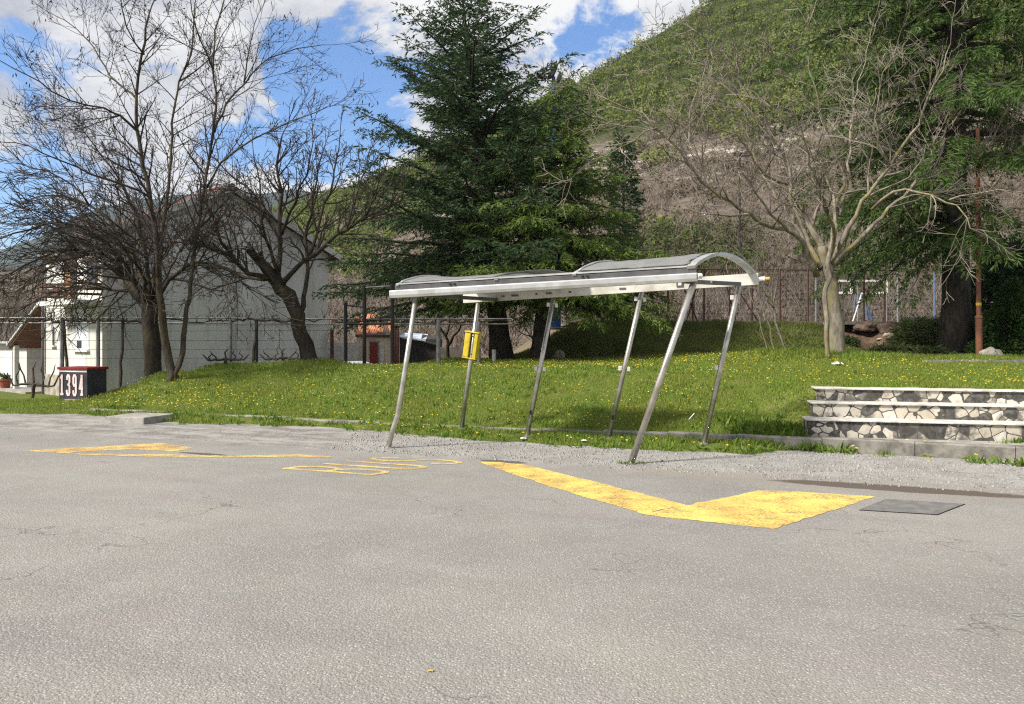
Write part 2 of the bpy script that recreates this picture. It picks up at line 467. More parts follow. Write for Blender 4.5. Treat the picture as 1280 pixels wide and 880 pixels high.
# ================================================================== steps
def cladding():
    m,nt,b=newmat('crazy_paving'); P=coords(nt)
    v1=nd(nt,'ShaderNodeTexVoronoi',{'Scale':6.6},feature='DISTANCE_TO_EDGE'); v2=nd(nt,'ShaderNodeTexVoronoi',{'Scale':6.6})
    q=nd(nt,'ShaderNodeVectorMath',operation='ADD'); nn=nd(nt,'ShaderNodeTexNoise',{'Scale':4.,'Detail':2})
    nt.links.new(P,nn.inputs['Vector']); sc=nd(nt,'ShaderNodeVectorMath',{1:(.12,.12,.12)},operation='MULTIPLY'); nt.links.new(nn.outputs['Color'],sc.inputs[0])
    nt.links.new(P,q.inputs[0]); nt.links.new(sc.outputs[0],q.inputs[1])
    for v in (v1,v2): nt.links.new(q.outputs[0],v.inputs['Vector'])
    sp=nd(nt,'ShaderNodeSeparateColor'); nt.links.new(v2.outputs['Color'],sp.inputs[0])
    st=mix(nt,sp.outputs[1],(.40,.355,.28),(.56,.53,.47))
    st=mix(nt,mth(nt,'MULTIPLY',mrange(nt,noise(nt,P,18,4),.5,.7),.4),st,(.28,.24,.19))
    gone=mth(nt,'GREATER_THAN',sp.outputs[0],.62)
    st=mix(nt,gone,st,mix(nt,mrange(nt,noise(nt,P,14,4),.4,.6),(.045,.045,.042),(.12,.115,.105)))
    grime=mrange(nt,noise(nt,P,2.2,5,.7),.47,.60)
    st=mix(nt,mth(nt,'MULTIPLY',grime,.8),st,(.05,.048,.042))
    col=mix(nt,mth(nt,'LESS_THAN',v1.outputs[0],.045),st,(.075,.07,.062))
    setc(nt,b,col); b.inputs['Roughness'].default_value=.8
    bump(nt,b,v1.outputs[0],.5,.02); return m
M['clad']=cladding()
M['tread']=concrete('tread_stone',(.66,.63,.57),.55,5)
st=thing('stone_steps','broad outdoor steps faced with broken white and dark stone beside the grass bank','steps',(6.5,11.4,0))
ZT=[.155,.405,.622,.815]
xl=[4.27,4.46,4.64]
for k in range(3):
    x0,x1=xl[k],9.5; off=.36*k
    A=Vector((x0,ystep(x0)+off,0)); B=Vector((x1,ystep(x1)+off,0)); d=(B-A).normalized(); nn_=Vector((-d.y,d.x,0))
    dep=1.5-.36*k
    m=MB(); m.frame_box(A+Vector((0,0,-.05)), B-A, nn_*dep, (0,0,ZT[k+1]-.025+.05)); m.build('riser',M['clad'],st)
    m=MB(); m.frame_box(A-nn_*.035-d*.04+Vector((0,0,ZT[k+1]-.034+.010)), B-A+d*.04, nn_*(.42 if k<2 else .5), (0,0,.024)); m.build('tread',M['tread'],st,bevel=.006)
# ================================================================== bus shelter
def metal(name, c, c2, rough, met=.9, scale=12, sx=None):
    return simple(name,c,c2,scale,rough,met,sx=sx,spec=.5)
M['steel']=metal('post_steel',(.56,.54,.50),(.40,.38,.34),.36,.85,7)
M['alu']=metal('aluminium',(.56,.565,.56),(.42,.42,.41),.38,.65,4)
M['alu_dirty']=simple('dirty_aluminium',(.60,.59,.54),(.40,.38,.33),3.2,.5,.35,detail=7,lo=.42,hi=.72)
M['alu_dark']=simple('grey_gutter',(.15,.15,.155),(.10,.10,.105),5,.5,.4)
M['clip']=simple('clip_white',(.72,.72,.70),(.6,.6,.58),9,.5)
M['dark']=simple('dark_hole',(.02,.02,.02),(.03,.03,.03),9,.8)
def panel_mat():
    m,nt,b=newmat('dirty_roof_sheet'); P=coords(nt)
    a=noise(nt,P,3.5,6,.7); f=noise(nt,P,70,2,.8); k=noise(nt,P,26,4,.7)
    col=mix(nt,mrange(nt,a,.35,.65),(.26,.27,.27),(.33,.33,.32))
    col=mix(nt,mth(nt,'MULTIPLY',mrange(nt,f,.5,.68),.75),col,(.10,.10,.095))
    col=mix(nt,mth(nt,'MULTIPLY',mrange(nt,k,.58,.7),.7),col,(.42,.42,.40))
    setc(nt,b,col); b.inputs['Roughness'].default_value=.75
    t=nd(nt,'ShaderNodeBsdfTranslucent'); nt.links.new(col,t.inputs[0])
    ms=nd(nt,'ShaderNodeMixShader',{0:.4}); nt.links.new(b.outputs[0],ms.inputs[1]); nt.links.new(t.outputs[0],ms.inputs[2])
    nt.links.new(ms.outputs[0],nt.nodes['Material Output'].inputs['Surface'])
    return m
M['panel']=panel_mat()
sh=thing('bus_shelter','leaning stripped bus shelter of bare steel posts with a half torn arched roof','bus shelter',(.6,11.6,0))
FL=W(487,368.5,11.35); FR=W(871,347,9.85); RL=W(580,373,12.95); RR=W(948,349,11.05)
def ra(a,b):   # bilinear point of the tilted roof frame
    return FL.lerp(FR,a).lerp(RL.lerp(RR,a),b)
fa=(FR-FL); fd=fa.normalized(); rd=(RR-RL).normalized()
UP=((FR-FL).cross(RL-FL)).normalized()
if UP.z<0: UP=-UP
# posts: base pixel/depth, top pixel/depth, extra points
def post(pts, rad, clips=(), hole=None):
    m=MB(); m.tube(pts,rad,14); p=m.build('post',M['steel'],sh,smooth=True)
    m=MB(); m.lathe(Vector((pts[0].x,pts[0].y,pts[0].z-.01)),[(rad*1.9,0),(rad*1.9,.016),(rad*1.15,.03)],12); m.build('base_plate',M['steel'],p)
    A=Vector(pts[-1]); B=Vector(pts[0])
    for f,two in clips:
        c=A.lerp(B,f)
        ks=((-1,1) if two else (-1,))
        for s in ks:
            m=MB(); m.box(c+Vector((s*(rad+.026),-.01,-.006*s)),(.045,.03,.062),.1,0); m.build('clip',M['clip'],p,bevel=.004)
    if hole is not None:
        c=A.lerp(B,hole); m=MB(); m.box(c+Vector((-.012,-rad,0)),(.035,.012,.06)); m.build('hole',M['dark'],p)
    return p
def gp(px,d,dz=0):
    x=(px-640)/F*d; return Vector((x,d,max(h(x,d),0)+dz))
def onz(px,py,d): return W(px,py,d)
post([gp(485,11.43),onz(491,537,11.42),onz(497,519,11.40),onz(503.5,481,11.37),onz(520,371,11.33)],.037)
post([gp(788.5,10.02),onz(868,351,9.95)],.041)
post([gp(577,13.0),onz(598,376,12.85)],.037)
post([gp(658.5,12.25),onz(692.5,370,12.35)],.037,[(.065,True),(.52,True)],.83)
post([gp(760.5,11.95),onz(803,362,11.83)],.037,[(.065,True),(.53,True)],.86)
post([gp(879.5,11.35),onz(925,352,11.25)],.037,[(.10,False),(.53,False)])
# beams
def ext(mb, A, B, back, prof, mi=0):
    """extrude profile (back, up) from A to B"""
    n=len(prof); b=Vector(back)
    va=[A+b*p+UP*q for p,q in prof]; vb=[B+b*p+UP*q for p,q in prof]
    mb.add(va+vb,[tuple(range(n)),tuple(reversed(range(n,2*n)))]+[((i+1)%n,i,i+n,(i+1)%n+n) for i in range(n)],mi)
bk=(RL-FL); bk=(bk-fd*bk.dot(fd)); bk=(bk-UP*bk.dot(UP)).normalized()
m=MB(); ext(m,FL,FR,bk,[(0,-.045),(-.012,-.01),(-.012,.045),(0,.06),(.10,.06),(.10,-.045)]); m.build('front_beam',M['alu'],sh)
m=MB(); ext(m,FL+fd*.08,FR-fd*.01,bk,[(.022,.062),(.012,.12),(.03,.135),(.12,.135),(.12,.062)]); gt=m.build('gutter',M['alu_dark'],sh)
m=MB(); ext(m,FL+fd*.1,FR-fd*.01,bk,[(.006,.136),(.006,.156),(.06,.165),(.06,.136)]); m.build('gutter_lip',M['alu'],gt)
for a in (.22,.235,.66,.675):
    m=MB(); m.box(FL.lerp(FR,a)+UP*.10+bk*.004,(.03,.03,.022),-.35); m.build('bolt',M['dark'],gt)
# small stains and fittings on the rear beam
bkr=bk
m=MB(); ext(m,RL,RR,bkr,[(-.04,-.075),(-.04,.085),(.06,.085),(.06,-.075)]); rb=m.build('rear_beam',M['alu_dirty'],sh)
m=MB(); m.box(RR.lerp(RL,.235)-bkr*.045-UP*.0,(.10,.02,.075),-.38); br=m.build('bracket',M['alu_dark'],rb)
m=MB(); m.box(RR.lerp(RL,.235)-bkr*.055-UP*.0,(.045,.02,.04),-.38); m.build('cap',M['clip'],br)
for a,w in ((.42,.10),(.60,.04),(.675,.09),(.72,.03),(.80,.12),(.845,.05)):
    m=MB(); m.box(RR.lerp(RL,a)-bkr*.043-UP*.01,(w,.012,.028),-.4); m.build('label_patch',M['alu_dark'],rb)
m=MB(); m.tube([RR+rd*.0,RR+rd*.09],.032,10); kn=m.build('end_fitting',M['clip'],sh)
M['yellowcap']=simple('yellow_cap',(.55,.38,.03),(.45,.3,.03),8,.6)
m=MB(); m.tube([RR+rd*.091,RR+rd*.15],.024,10); m.build('cap',M['yellowcap'],kn)
m=MB(); m.tube([FR+fd*.005+UP*.02+bk*.02,FR+fd*.05+UP*.02+bk*.05],.034,10); m.build('end_fitting',M['clip'],sh)
# cross beams
for a,e in ((0.13,.98),(.955,.93)):
    m=MB(); m.beam(ra(a,.05)-UP*.035,ra(a,e)-UP*.055,.06,.05,UP); cb=m.build('cross_beam',M['alu_dark'],sh)
    if a>.5:
        m=MB(); m.box(ra(a,.42)-UP*.035-bk*.0,(.05,.07,.03),.9); m.build('patch',M['clip'],cb)
# arched ribs
def HA(a): return pw([0,.36,.62,1],[.16,.11,.19,.215],a)
def rp(a,b,dz=0):
    return ra(a,b)+UP*(.115*(1-b)+.05*b+HA(a)*math.sin(math.pi*min(1,max(0,b)))**.82+dz)
def rib(a, w=.075, th=.035, b0=0, b1=1, mat='alu'):
    n=22; vs=[]; fs=[]
    for i in range(n+1):
        b=lerp(b0,b1,i/n); p=rp(a,b); q=rp(a,min(1,b+.02))-rp(a,max(0,b-.02)); q.normalize(); nn_=fd.cross(q); 
        if nn_.z<0: nn_=-nn_
        for sx,sz in ((-w/2,0),(w/2,0),(w/2,th),(-w/2,th)): vs.append(p+fd*sx+nn_*sz)
    for i in range(n):
        for j in range(4): fs.append((i*4+j,i*4+(j+1)%4,(i+1)*4+(j+1)%4,(i+1)*4+j))
    fs+= [(3,2,1,0),(n*4,n*4+1,n*4+2,n*4+3)]
    m=MB(); m.add(vs,fs); return m.build('arch_rib',M[mat],sh)
rib(.985,.10,.045)
rib(.635,.05,.03,0,.55)
rib(.38,.055,.035)
rib(.03,.045,.03,0,.6)
# torn roof sheets
def sheet(a0f,a1f,b0,b1,fz,name='roof_sheet',na=30,nb=22,edge=None):
    vs=[]; fs=[]
    for i in range(na+1):
        for j in range(nb+1):
            s=i/na; b=lerp(b0,b1,j/nb); 
            a=lerp(a0f(b),a1f(b),s)
            p=rp(a,b,.038+fz(s,b)); vs.append(p)
    for i in range(na):
        for j in range(nb):
            k=i*(nb+1)+j; fs.append((k,k+nb+1,k+nb+2,k+1))
    m=MB(); m.add(vs,fs); o=m.build(name,M['panel'],sh,smooth=True)
    s=o.modifiers.new('thickness','SOLIDIFY'); s.thickness=.012; s.offset=1
    return o
def fz1(s,b): return -.035*math.sin(math.pi*min(1,s*1.15))**2*math.sin(math.pi*b*.9) + .05*max(0,s-.75)/.25*b*1.1+.012*n2(s*9,b*7,1,4)
s1=sheet(lambda b:.04+.01*b, lambda b:.37+.10*b, .01,.97, fz1)
def fz2(s,b): return -.045*math.sin(math.pi*s)*b+.012*n2(s*9,b*7,1,5)
sheet(lambda b:.65, lambda b:.965-.22*max(0,b-.30)+.03*n2(b*14,2,1,3), .01,.56, fz2)
# white edge strips of the sheets
def strip(a,b0,b1,fz,s):
    pts=[rp(a,lerp(b0,b1,i/10),.058+fz(s,lerp(b0,b1,i/10))) for i in range(11)]
    m=MB(); m.tube(pts,.016,6); return m.build('edge_strip',M['alu'],sh,smooth=True)
strip(.045,.0,.5,fz1,0); strip(.652,0,.5,fz2,0)

# yellow box on the rear post
M['ybox']=simple('yellow_plastic',(.58,.46,.02),(.42,.33,.02),7,.45,spec=.4)
M['ydark']=simple('dark_yellow_plastic',(.26,.19,.015),(.20,.15,.01),7,.6)
tp=onz(598,376,12.85); bp=gp(577,13.0); ax=(tp-bp).normalized()
c=bp.lerp(tp,.655)
wb=thing('waste_bin','slanted yellow plastic bin strapped to the rear left post of the shelter','waste bin',c)
fx=Vector((.93,-.30,0)); fx=(fx-ax*fx.dot(ax)).normalized(); fy=ax.cross(fx)
def lb(mb,x0,x1,y0,y1,z0,z1):
    x0,x1,y0,y1,z0,z1=[q*.74 for q in (x0,x1,y0,y1,z0,z1)]
    mb.frame_box(c+fx*x0+fy*y0+ax*z0,fx*(x1-x0),fy*(y1-y0),ax*(z1-z0))
m=MB(); lb(m,-.18,-.043,-.07,.13,-.27,.27); lb(m,.043,.125,-.07,.13,-.27,.27); lb(m,-.043,.043,.05,.128,-.268,.268); m.build('body',M['ybox'],wb,bevel=.012)
m=MB(); lb(m,-.20,.145,-.09,.15,.275,.30); m.build('lid',M['ybox'],wb,bevel=.008)
m=MB(); lb(m,-.19,.135,-.08,.14,-.295,-.272); m.build('base',M['ybox'],wb,bevel=.006)
m=MB(); lb(m,-.06,-.041,-.082,.0,-.27,.27); m.build('channel',M['ydark'],wb)
for z in (.19,-.2):
    m=MB(); lb(m,-.055,.055,-.062,-.046,z,z+.03); m.build('strap',M['alu_dark'],wb)

# ================================================================== 1394 box
N0=Vector((-9.93,18.7,0)); N0.z=h(N0.x,N0.y)-.05
d1=Vector((-.94,.34,0)).normalized(); d2=Vector((.34,.94,0)).normalized()
bx=thing('painted_box','black painted box with a red rim and the number 1394 on the grass','box',N0)
def paint(name,c,rough=.6,k=.7): return simple(name,c,tuple(x*k for x in c),5,rough,bmp=.1)
M['bk_front']=paint('worn_black_paint',(.042,.044,.055)); M['red']=paint('crimson_paint',(.22,.018,.022)); M['pink']=paint('pale_pink_paint',(.74,.62,.61),.6,.82)
M['inner']=paint('dark_red_paint',(.10,.012,.016))
Wf,Wd,Hh=.88,.56,.80
m=MB(); m.frame_box(N0,d1*Wf,d2*Wd,(0,0,Hh-.06)); m.build('body',M['bk_front'],bx,bevel=.01)
m=MB(); m.frame_box(N0-d1*.03-d2*.03+Vector((0,0,Hh-.06)),d1*(Wf+.06),d2*(Wd+.06),(0,0,.06)); m.build('rim',M['red'],bx,bevel=.006)
m=MB(); m.frame_box(N0+d1*.012-d2*.004+Vector((0,0,Hh-.115)),d1*(Wf-.024),d2*.01,(0,0,.05)); m.build('rim_stripe',M['pink'],bx)
m=MB(); m.frame_box(N0+d1*.25-d2*.12+Vector((0,0,-.05)),d1*.34,d2*.3,(0,0,.10)); m.build('foot_stone',paint('pink_stone',(.42,.25,.22)),bx,bevel=.02)
# digits: stroke polylines in a 0.5 x 1 cell
DG={'1':[[(.06,.86),(.25,.97)],[(.25,1),(.25,0)],[(.05,.03),(.45,.03)]],
    '3':[[(.03,.80),(.07,.93),(.18,1),(.33,1),(.45,.92),(.46,.66),(.36,.54),(.2,.52)],[(.36,.54),(.47,.42),(.47,.12),(.36,0),(.16,0),(.05,.08),(.02,.22)]],
    '9':[[(.46,.60),(.36,.48),(.15,.48),(.04,.58),(.04,.88),(.15,1),(.36,1),(.46,.90),(.47,.14),(.36,0),(.16,0),(.05,.09),(.03,.2)]],
    '4':[[(.38,0),(.38,1),(.02,.34),(.50,.34)],[(.24,.03),(.52,.03)],[(.30,.98),(.46,.98)]]}
def digits(w,lift,mat,name,par):
    m=MB(); cw=.185; hgt=.46; x0=.045
    for i,ch in enumerate('1394'):
        for si,stq in enumerate(DG[ch]):
            pts=[]
            for (u,v) in stq:
                # the front is read from outside: reading direction runs towards the near corner
                pts.append(N0+d1*(Wf-x0-i*(cw+.014)-u*cw*1.9*.5/.5*.52-.012)+Vector((0,0,.145+v*hgt)))
            for k in range(len(pts)-1):
                a,b=pts[k],pts[k+1]; dd=(b-a).normalized(); s=dd.cross(d2).normalized()*w/2; e=dd*w*.3
                off=-d2*(lift+.0002*(k+si*12))
                m.prism([a-e-s+off,b+e-s+off,b+e+s+off,a-e+s+off],-d2*.0015)
    return m.build(name,mat,par)
dg=digits(.066,.0035,M['red'],'digit_outline',bx); digits(.054,.009,M['pink'],'digits',dg)
# ================================================================== house
def plaster(name,c,dirt,sc=.9,amt=.6):
    m,nt,b=newmat(name); P=coords(nt)
    a=noise(nt,stretch(nt,P,(1,1,.35)),sc,6,.65); f=noise(nt,P,14,4,.6)
    v=noise(nt,stretch(nt,P,(2.2,2.2,.16)),1.3,5,.7)
    col=mix(nt,mth(nt,'MULTIPLY',mrange(nt,a,.40,.66),amt),c,dirt)
    col=mix(nt,mth(nt,'MULTIPLY',mrange(nt,v,.50,.68),amt*.8),col,tuple(x*.72 for x in dirt))
    col=mix(nt,mth(nt,'MULTIPLY',mrange(nt,f,.5,.7),.25),col,tuple(x*.8 for x in c))
    setc(nt,b,col); b.inputs['Roughness'].default_value=.9; bump(nt,b,f,.2,.01); return m
M['grey_render']=plaster('grey_render',(.55,.555,.56),(.36,.365,.37),.55,.85)
M['white_wall']=plaster('white_plaster',(.60,.59,.56),(.42,.41,.38),.8,.6)
M['white_paint']=simple('white_paint',(.64,.64,.63),(.54,.54,.52),6,.5)
M['shutter']=simple('shutter_white',(.66,.70,.76),(.58,.62,.69),3,.5,sx=(1,1,8))
def tiles(name,c1,c2):
    m,nt,b=newmat(name); P=coords(nt)
    w=nd(nt,'ShaderNodeTexWave',{'Scale':3.2,'Distortion':1.2,'Detail':2}); nt.links.new(P,w.inputs['Vector'])
    v=nd(nt,'ShaderNodeTexVoronoi',{'Scale':4}); nt.links.new(P,v.inputs['Vector'])
    sp=nd(nt,'ShaderNodeSeparateColor'); nt.links.new(v.outputs['Color'],sp.inputs[0])
    col=mix(nt,sp.outputs[0],c1,c2); col=mix(nt,mth(nt,'MULTIPLY',noise(nt,P,2,4),.4),col,tuple(x*.4 for x in c2))
    setc(nt,b,col); b.inputs['Roughness'].default_value=.85; bump(nt,b,w.outputs[1],.6,.05); return m
M['tile']=tiles('roof_tiles',(.15,.07,.055),(.10,.055,.045))
M['brown_wood']=simple('brown_wood',(.10,.045,.025),(.06,.03,.018),7,.7,sx=(1,1,5))
M['wood_pale']=simple('orange_wood',(.33,.17,.07),(.25,.12,.05),7,.6)
M['glass']=simple('dark_glass',(.02,.024,.028),(.03,.035,.04),3,.08,spec=.6)
M['stone']=simple('rough_stone',(.42,.38,.31),(.22,.20,.17),3.5,.9,bmp=.6)
ZB=-.45
C0=Vector((-12.8,25,0)); dW=Vector((-.766,.643,0)); dG=Vector((.643,.766,0)); WG=8.6; WL=4.7; ZE=4.82; ZR=6.75
hs=thing('house','two storey house with a bare grey rendered gable wall and a white balcony side','house',(C0.x,C0.y,ZB))
def hp(a,b,z): return C0+dG*a+dW*b+Vector((0,0,z))
def hb(mb,a0,a1,b0,b1,z0,z1,mi=0): mb.frame_box(hp(a0,b0,z0),dG*(a1-a0),dW*(b1-b0),(0,0,z1-z0),mi)
m=MB(); m.prism([hp(0,0,ZB),hp(WG,0,ZB),hp(WG,0,ZE),hp(WG/2,0,ZR),hp(0,0,ZE)],dW*.3); m.build('gable_wall',M['grey_render'],hs)
BR=1.5; ZW=4.3
m=MB(); hb(m,0,.3,.301,BR,ZB,ZE); hb(m,0,.3,BR+.001,WL,ZB,ZW); m.build('white_wall',M['white_wall'],hs)
m=MB(); hb(m,WG-.3,WG,.301,BR,ZB,ZE); m.prism([hp(.3,BR,ZB),hp(WG,BR,ZB),hp(WG,BR,ZE),hp(WG/2,BR,ZR),hp(.3,BR,ZE)],-dW*.25); hb(m,.301,WG,WL-.25,WL,ZB,ZW); hb(m,WG-.3,WG,BR+.001,WL-.251,ZB,ZW); m.build('rear_wall',M['grey_render'],hs)
m=MB(); hb(m,-.18,WG+.1,BR+.01,WL+.18,ZW+.001,ZW+.16); m.build('flat_roof',M['slab'],hs)
m=MB(); hb(m,-.012,.0,.0,.14,ZB,ZE); hb(m,0,.14,-.012,-.001,ZB,ZE-.02); m.build('corner_pilaster',M['white_wall'],hs)
# floor band on the gable wall
m=MB(); hb(m,.15,WG,-.012,-.001,2.0,2.09); m.build('floor_band',M['grey_render'],hs)
sl=(ZR-ZE)/(WG/2)
for sgn,nm in ((0,'roof'),(1,'roof')):
    m=MB(); ov=.42
    a_e=-ov if not sgn else WG+ov; z_e=ZE-sl*ov
    p=[hp(a_e,-.3,z_e+.03),hp(WG/2,-.3,ZR+.03),hp(WG/2,BR+.3,ZR+.03),hp(a_e,BR+.3,z_e+.03)]
    m.prism(p,(0,0,.10)); rf=m.build(nm,M['tile'],hs)
    m=MB(); q=[hp(a_e,-.34,z_e-.06),hp(WG/2,-.34,ZR-.06),hp(WG/2,-.34,ZR+.16),hp(a_e,-.34,z_e+.16)]
    m.prism(q,dW*.038); m.build('verge_board',M['grey_render'],rf)
    m=MB(); m.beam(hp(a_e,-.34,z_e+.02),hp(a_e,BR+.3,z_e+.02),.09,.10); m.build('gutter',M['alu_dark'],rf)
m=MB(); m.tube([hp(WG/2,-.3,ZR+.12),hp(WG/2,BR+.3,ZR+.12)],.10,8); m.build('ridge',M['tile'],hs)
# white side: shuttered window, slit window, balcony, pipe
def window(b0,b1,z0,z1,fill,name='window'):
    w=.06
    m=MB(); hb(m,-.02,-.002,b0-w,b1+w,z1,z1+w); hb(m,-.02,-.002,b0-w,b0,z0,z1); hb(m,-.02,-.002,b1,b1+w,z0,z1)
    f=m.build(name,M['white_paint'],hs)
    m=MB(); hb(m,-.012,-.002,b0,b1,z0,z1); m.build('pane' if fill=='glass' else 'shutter',M[fill],f)
    m=MB(); hb(m,-.10,-.002,b0-.1,b1+.1,z0-.06,z0-.001); m.build('sill',M['white_paint'],f)
    return f
wn=window(1.02,2.0,1.15,2.45,'shutter')
m=MB(); hb(m,-.03,-.0125,1.52,1.86,1.21,1.46); m.build('pane',M['glass'],wn)
window(3.68,3.9,1.28,1.9,'glass')
m=MB(); hb(m,-.85,-.002,-.0,2.95,2.58,2.72); bl=m.build('balcony',M['white_wall'],hs)
m=MB()
for z in (2.86,3.02,3.18): hb(m,-.86,-.83,-.0,2.95,z,z+.075); hb(m,-.83,-.02,-.0,.03,z,z+.075); hb(m,-.83,-.02,2.92,2.95,z,z+.075)
for b in (.05,.75,1.5,2.2,2.9): hb(m,-.83,-.80,b-.02,b+.02,2.72,3.27)
m.build('railing',M['brown_wood'],bl)
m=MB(); hb(m,-.035,-.002,1.9,2.85,2.73,4.15); dr=m.build('balcony_door',M['brown_wood'],hs)
m=MB(); hb(m,-.045,-.036,2.32,2.75,2.85,4.0); m.build('panel',M['wood_pale'],dr)
m=MB(); hb(m,-.045,-.036,1.98,2.25,2.85,4.0); m.build('pane',M['glass'],dr)
m=MB(); hb(m,-.03,-.002,.35,1.1,3.1,4.1); d2_=m.build('window',M['brown_wood'],hs)
m=MB(); hb(m,-.036,-.031,.42,1.03,3.17,4.03); m.build('pane',M['glass'],d2_)
m=MB(); m.tube([hp(-.07,WL-.12,ZB),hp(-.07,WL-.12,ZW)],.05,8); m.build('downpipe',M['alu_dark'],hs)
m=MB(); hb(m,-.05,-.002,3.0,WL-.25,ZB,.28); m.build('stone_plinth',M['stone'],hs)

# lean-to at the left end
an=thing('lean_to_porch','low white annex under a brown lined lean-to roof at the left end of the house','annex',(*hp(1,WL+1,0).xy,ZB))
M['brown_board']=simple('brown_boards',(.17,.065,.03),(.11,.045,.022),2.5,.7,sx=(6,6,1))
def corr():
    m,nt,b=newmat('corrugated_sheet'); P=coords(nt)
    w=nd(nt,'ShaderNodeTexWave',{'Scale':3.5}); nt.links.new(P,w.inputs['Vector'])
    setc(nt,b,mix(nt,w.outputs[1],(.30,.33,.35),(.62,.63,.63))); b.inputs['Roughness'].default_value=.5; bump(nt,b,w.outputs[1],.8,.04); return m
M['corr']=corr()
b0,b1=WL+.03,WL+2.75
m=MB(); m.prism([hp(-.25,b0,2.62),hp(3.0,b0,2.62),hp(3.0,b1+.15,1.22),hp(-.25,b1+.15,1.22)],(0,0,.07)); rf=m.build('roof',M['corr'],an)
m=MB(); m.prism([hp(-.18,b0,2.52),hp(3.0,b0,2.52),hp(3.0,b1+.12,1.13),hp(-.18,b1+.12,1.13)],(0,0,.05)); m.build('soffit',M['brown_board'],rf)
m=MB(); m.prism([hp(1.6,b0,1.12),hp(1.6,b1,1.12),hp(1.6,b0,2.5)],dG*.1); m.build('gable_board',M['brown_board'],an)
m=MB(); hb(m,1.7,1.9,b0,b1+.3,ZB,1.2); m.build('back_wall',M['white_wall'],an)
m=MB(); hb(m,-.1,.06,b1-.25,b1-.1,ZB+.1,1.25); m.build('post',M['white_paint'],an)
m=MB(); hb(m,1.66,1.699,b0+.15,b1-.45,ZB+.1,1.05); dr=m.build('door',M['white_paint'],an)
for q in range(2):
    m=MB(); bb=b0+.25+q*.95; hb(m,1.645,1.659,bb,bb+.85,.12,.98); m.build('pane',M['glass'],dr)
m=MB(); hb(m,.5,1.9,b1+.31,b1+3.6,ZB,1.30); m.build('side_wall',M['white_wall'],an)
m=MB(); hb(m,.45,.499,b1+1.7,b1+2.7,ZB+.1,1.0); m.build('door',M['white_paint'],an)
m=MB(); hb(m,.2,2.2,b1+.2,b1+4,1.31,1.38); m.build('flat_roof',M['corr'],an)
m=MB(); hb(m,-.5,1.69,b0+.2,b1+4,ZB-.1,ZB+.1); m.build('floor_slab',M['slab'],an)
# flower pot
M['terracotta']=simple('terracotta',(.30,.085,.045),(.22,.06,.035),9,.8)
pc=hp(-.15,b1+.55,ZB+.1)
ft=thing('flower_pot','terracotta pot with a small green plant on the porch slab','flower pot',pc)
m=MB(); m.lathe(pc,[(.15,0),(.21,.27),(.24,.28),(.24,.34),(.2,.34)],14); m.build('pot',M['terracotta'],ft,smooth=False)
M['leaf_green']=leafmat('pot_leaves',[(.05,.09,.02),(.10,.15,.04)])
rr=np.random.default_rng(5)
D=nrm(rr.normal(size=(90,3))+np.array([0,0,1.2])); P_=np.array(pc)+np.array([0,0,.33])+rr.normal(size=(90,3))*.05
fast_mesh('plant',diamonds(P_,D,rr.uniform(.12,.3,90),.05,rr),4,M['leaf_green'],ft)

# ================================================================== grape trellis
M['galv']=simple('galvanised_pipe',(.24,.24,.25),(.15,.15,.155),5,.6,.3)
M['iron']=simple('dark_iron',(.014,.014,.016),(.022,.02,.02),7,.6)
M['vine']=simple('vine_bark',(.045,.035,.028),(.085,.07,.055),9,.95,bmp=.5)
DT=21.6
tr=thing('grape_trellis','long pipe pergola for grape vines with grey posts in front of the grey house wall','trellis',(-7,DT,0))
m=MB(); 
for py,dd in ((397.5,0),(404,.5)):
    m.tube([W(-60,py,DT+dd),W(200,py-.5,DT+dd),W(420,py+1.5,DT+dd),W(640,py+1,DT+dd)],.021,6)
m.build('rail',M['galv'],tr)
for px,top,rad,mt in ((77.5,397,.055,'galv'),(122.5,398,.055,'galv'),(288,399,.05,'galv'),(320.5,399,.045,'iron'),(548,400,.055,'galv'),(598.5,402,.05,'galv'),(-25,397,.05,'galv')):
    g0=G(px,DT,-.1); m=MB(); m.tube([g0,W(px,top,DT)],rad,8); m.build('post',M[mt],tr)
m=MB()
for py in (413,425,436,447):
    for dd in (.0,):
        m.tube([W(-60,py,DT),W(150,py+1,DT),W(300,py+.5,DT),W(415,py,DT)],.0045,4)
m.build('wire',M['iron'],tr)
m=MB(); m.beam(W(-60,465,DT-.4),W(66,464,DT-.4),.04,.04) ; 
def wob(p,q,n,amp,rng):
    p=Vector(p); q=Vector(q); out=[]
    for i in range(n+1):
        t=i/n; v=p.lerp(q,t)
        if 0<i<n: v+=Vector((rng.uniform(-1,1),rng.uniform(-1,1),rng.uniform(-1,1)))*amp
        out.append(v)
    return out
rng=random.Random(11)
def knotty(mb,pts,r0,r1,spurs,rng,sl=.22):
    n=len(pts); mb.tube(pts,[lerp(r0,r1,i/(n-1))*rng.uniform(.8,1.25) for i in range(n)],6)
    for k in range(spurs):
        i=rng.randrange(1,n); p=pts[i]
        a=p+Vector((rng.uniform(-.5,.5),rng.uniform(-.4,.4),rng.uniform(.1,.9)))*sl
        b=a+Vector((rng.uniform(-.7,.7),rng.uniform(-.4,.4),rng.uniform(-.2,.8)))*sl
        c=b+Vector((rng.uniform(-.7,.7),rng.uniform(-.4,.4),rng.uniform(-.5,.6)))*sl
        mb.tube([p,a,b,c],[r1*.7,r1*.5,r1*.4,r1*.2],4)
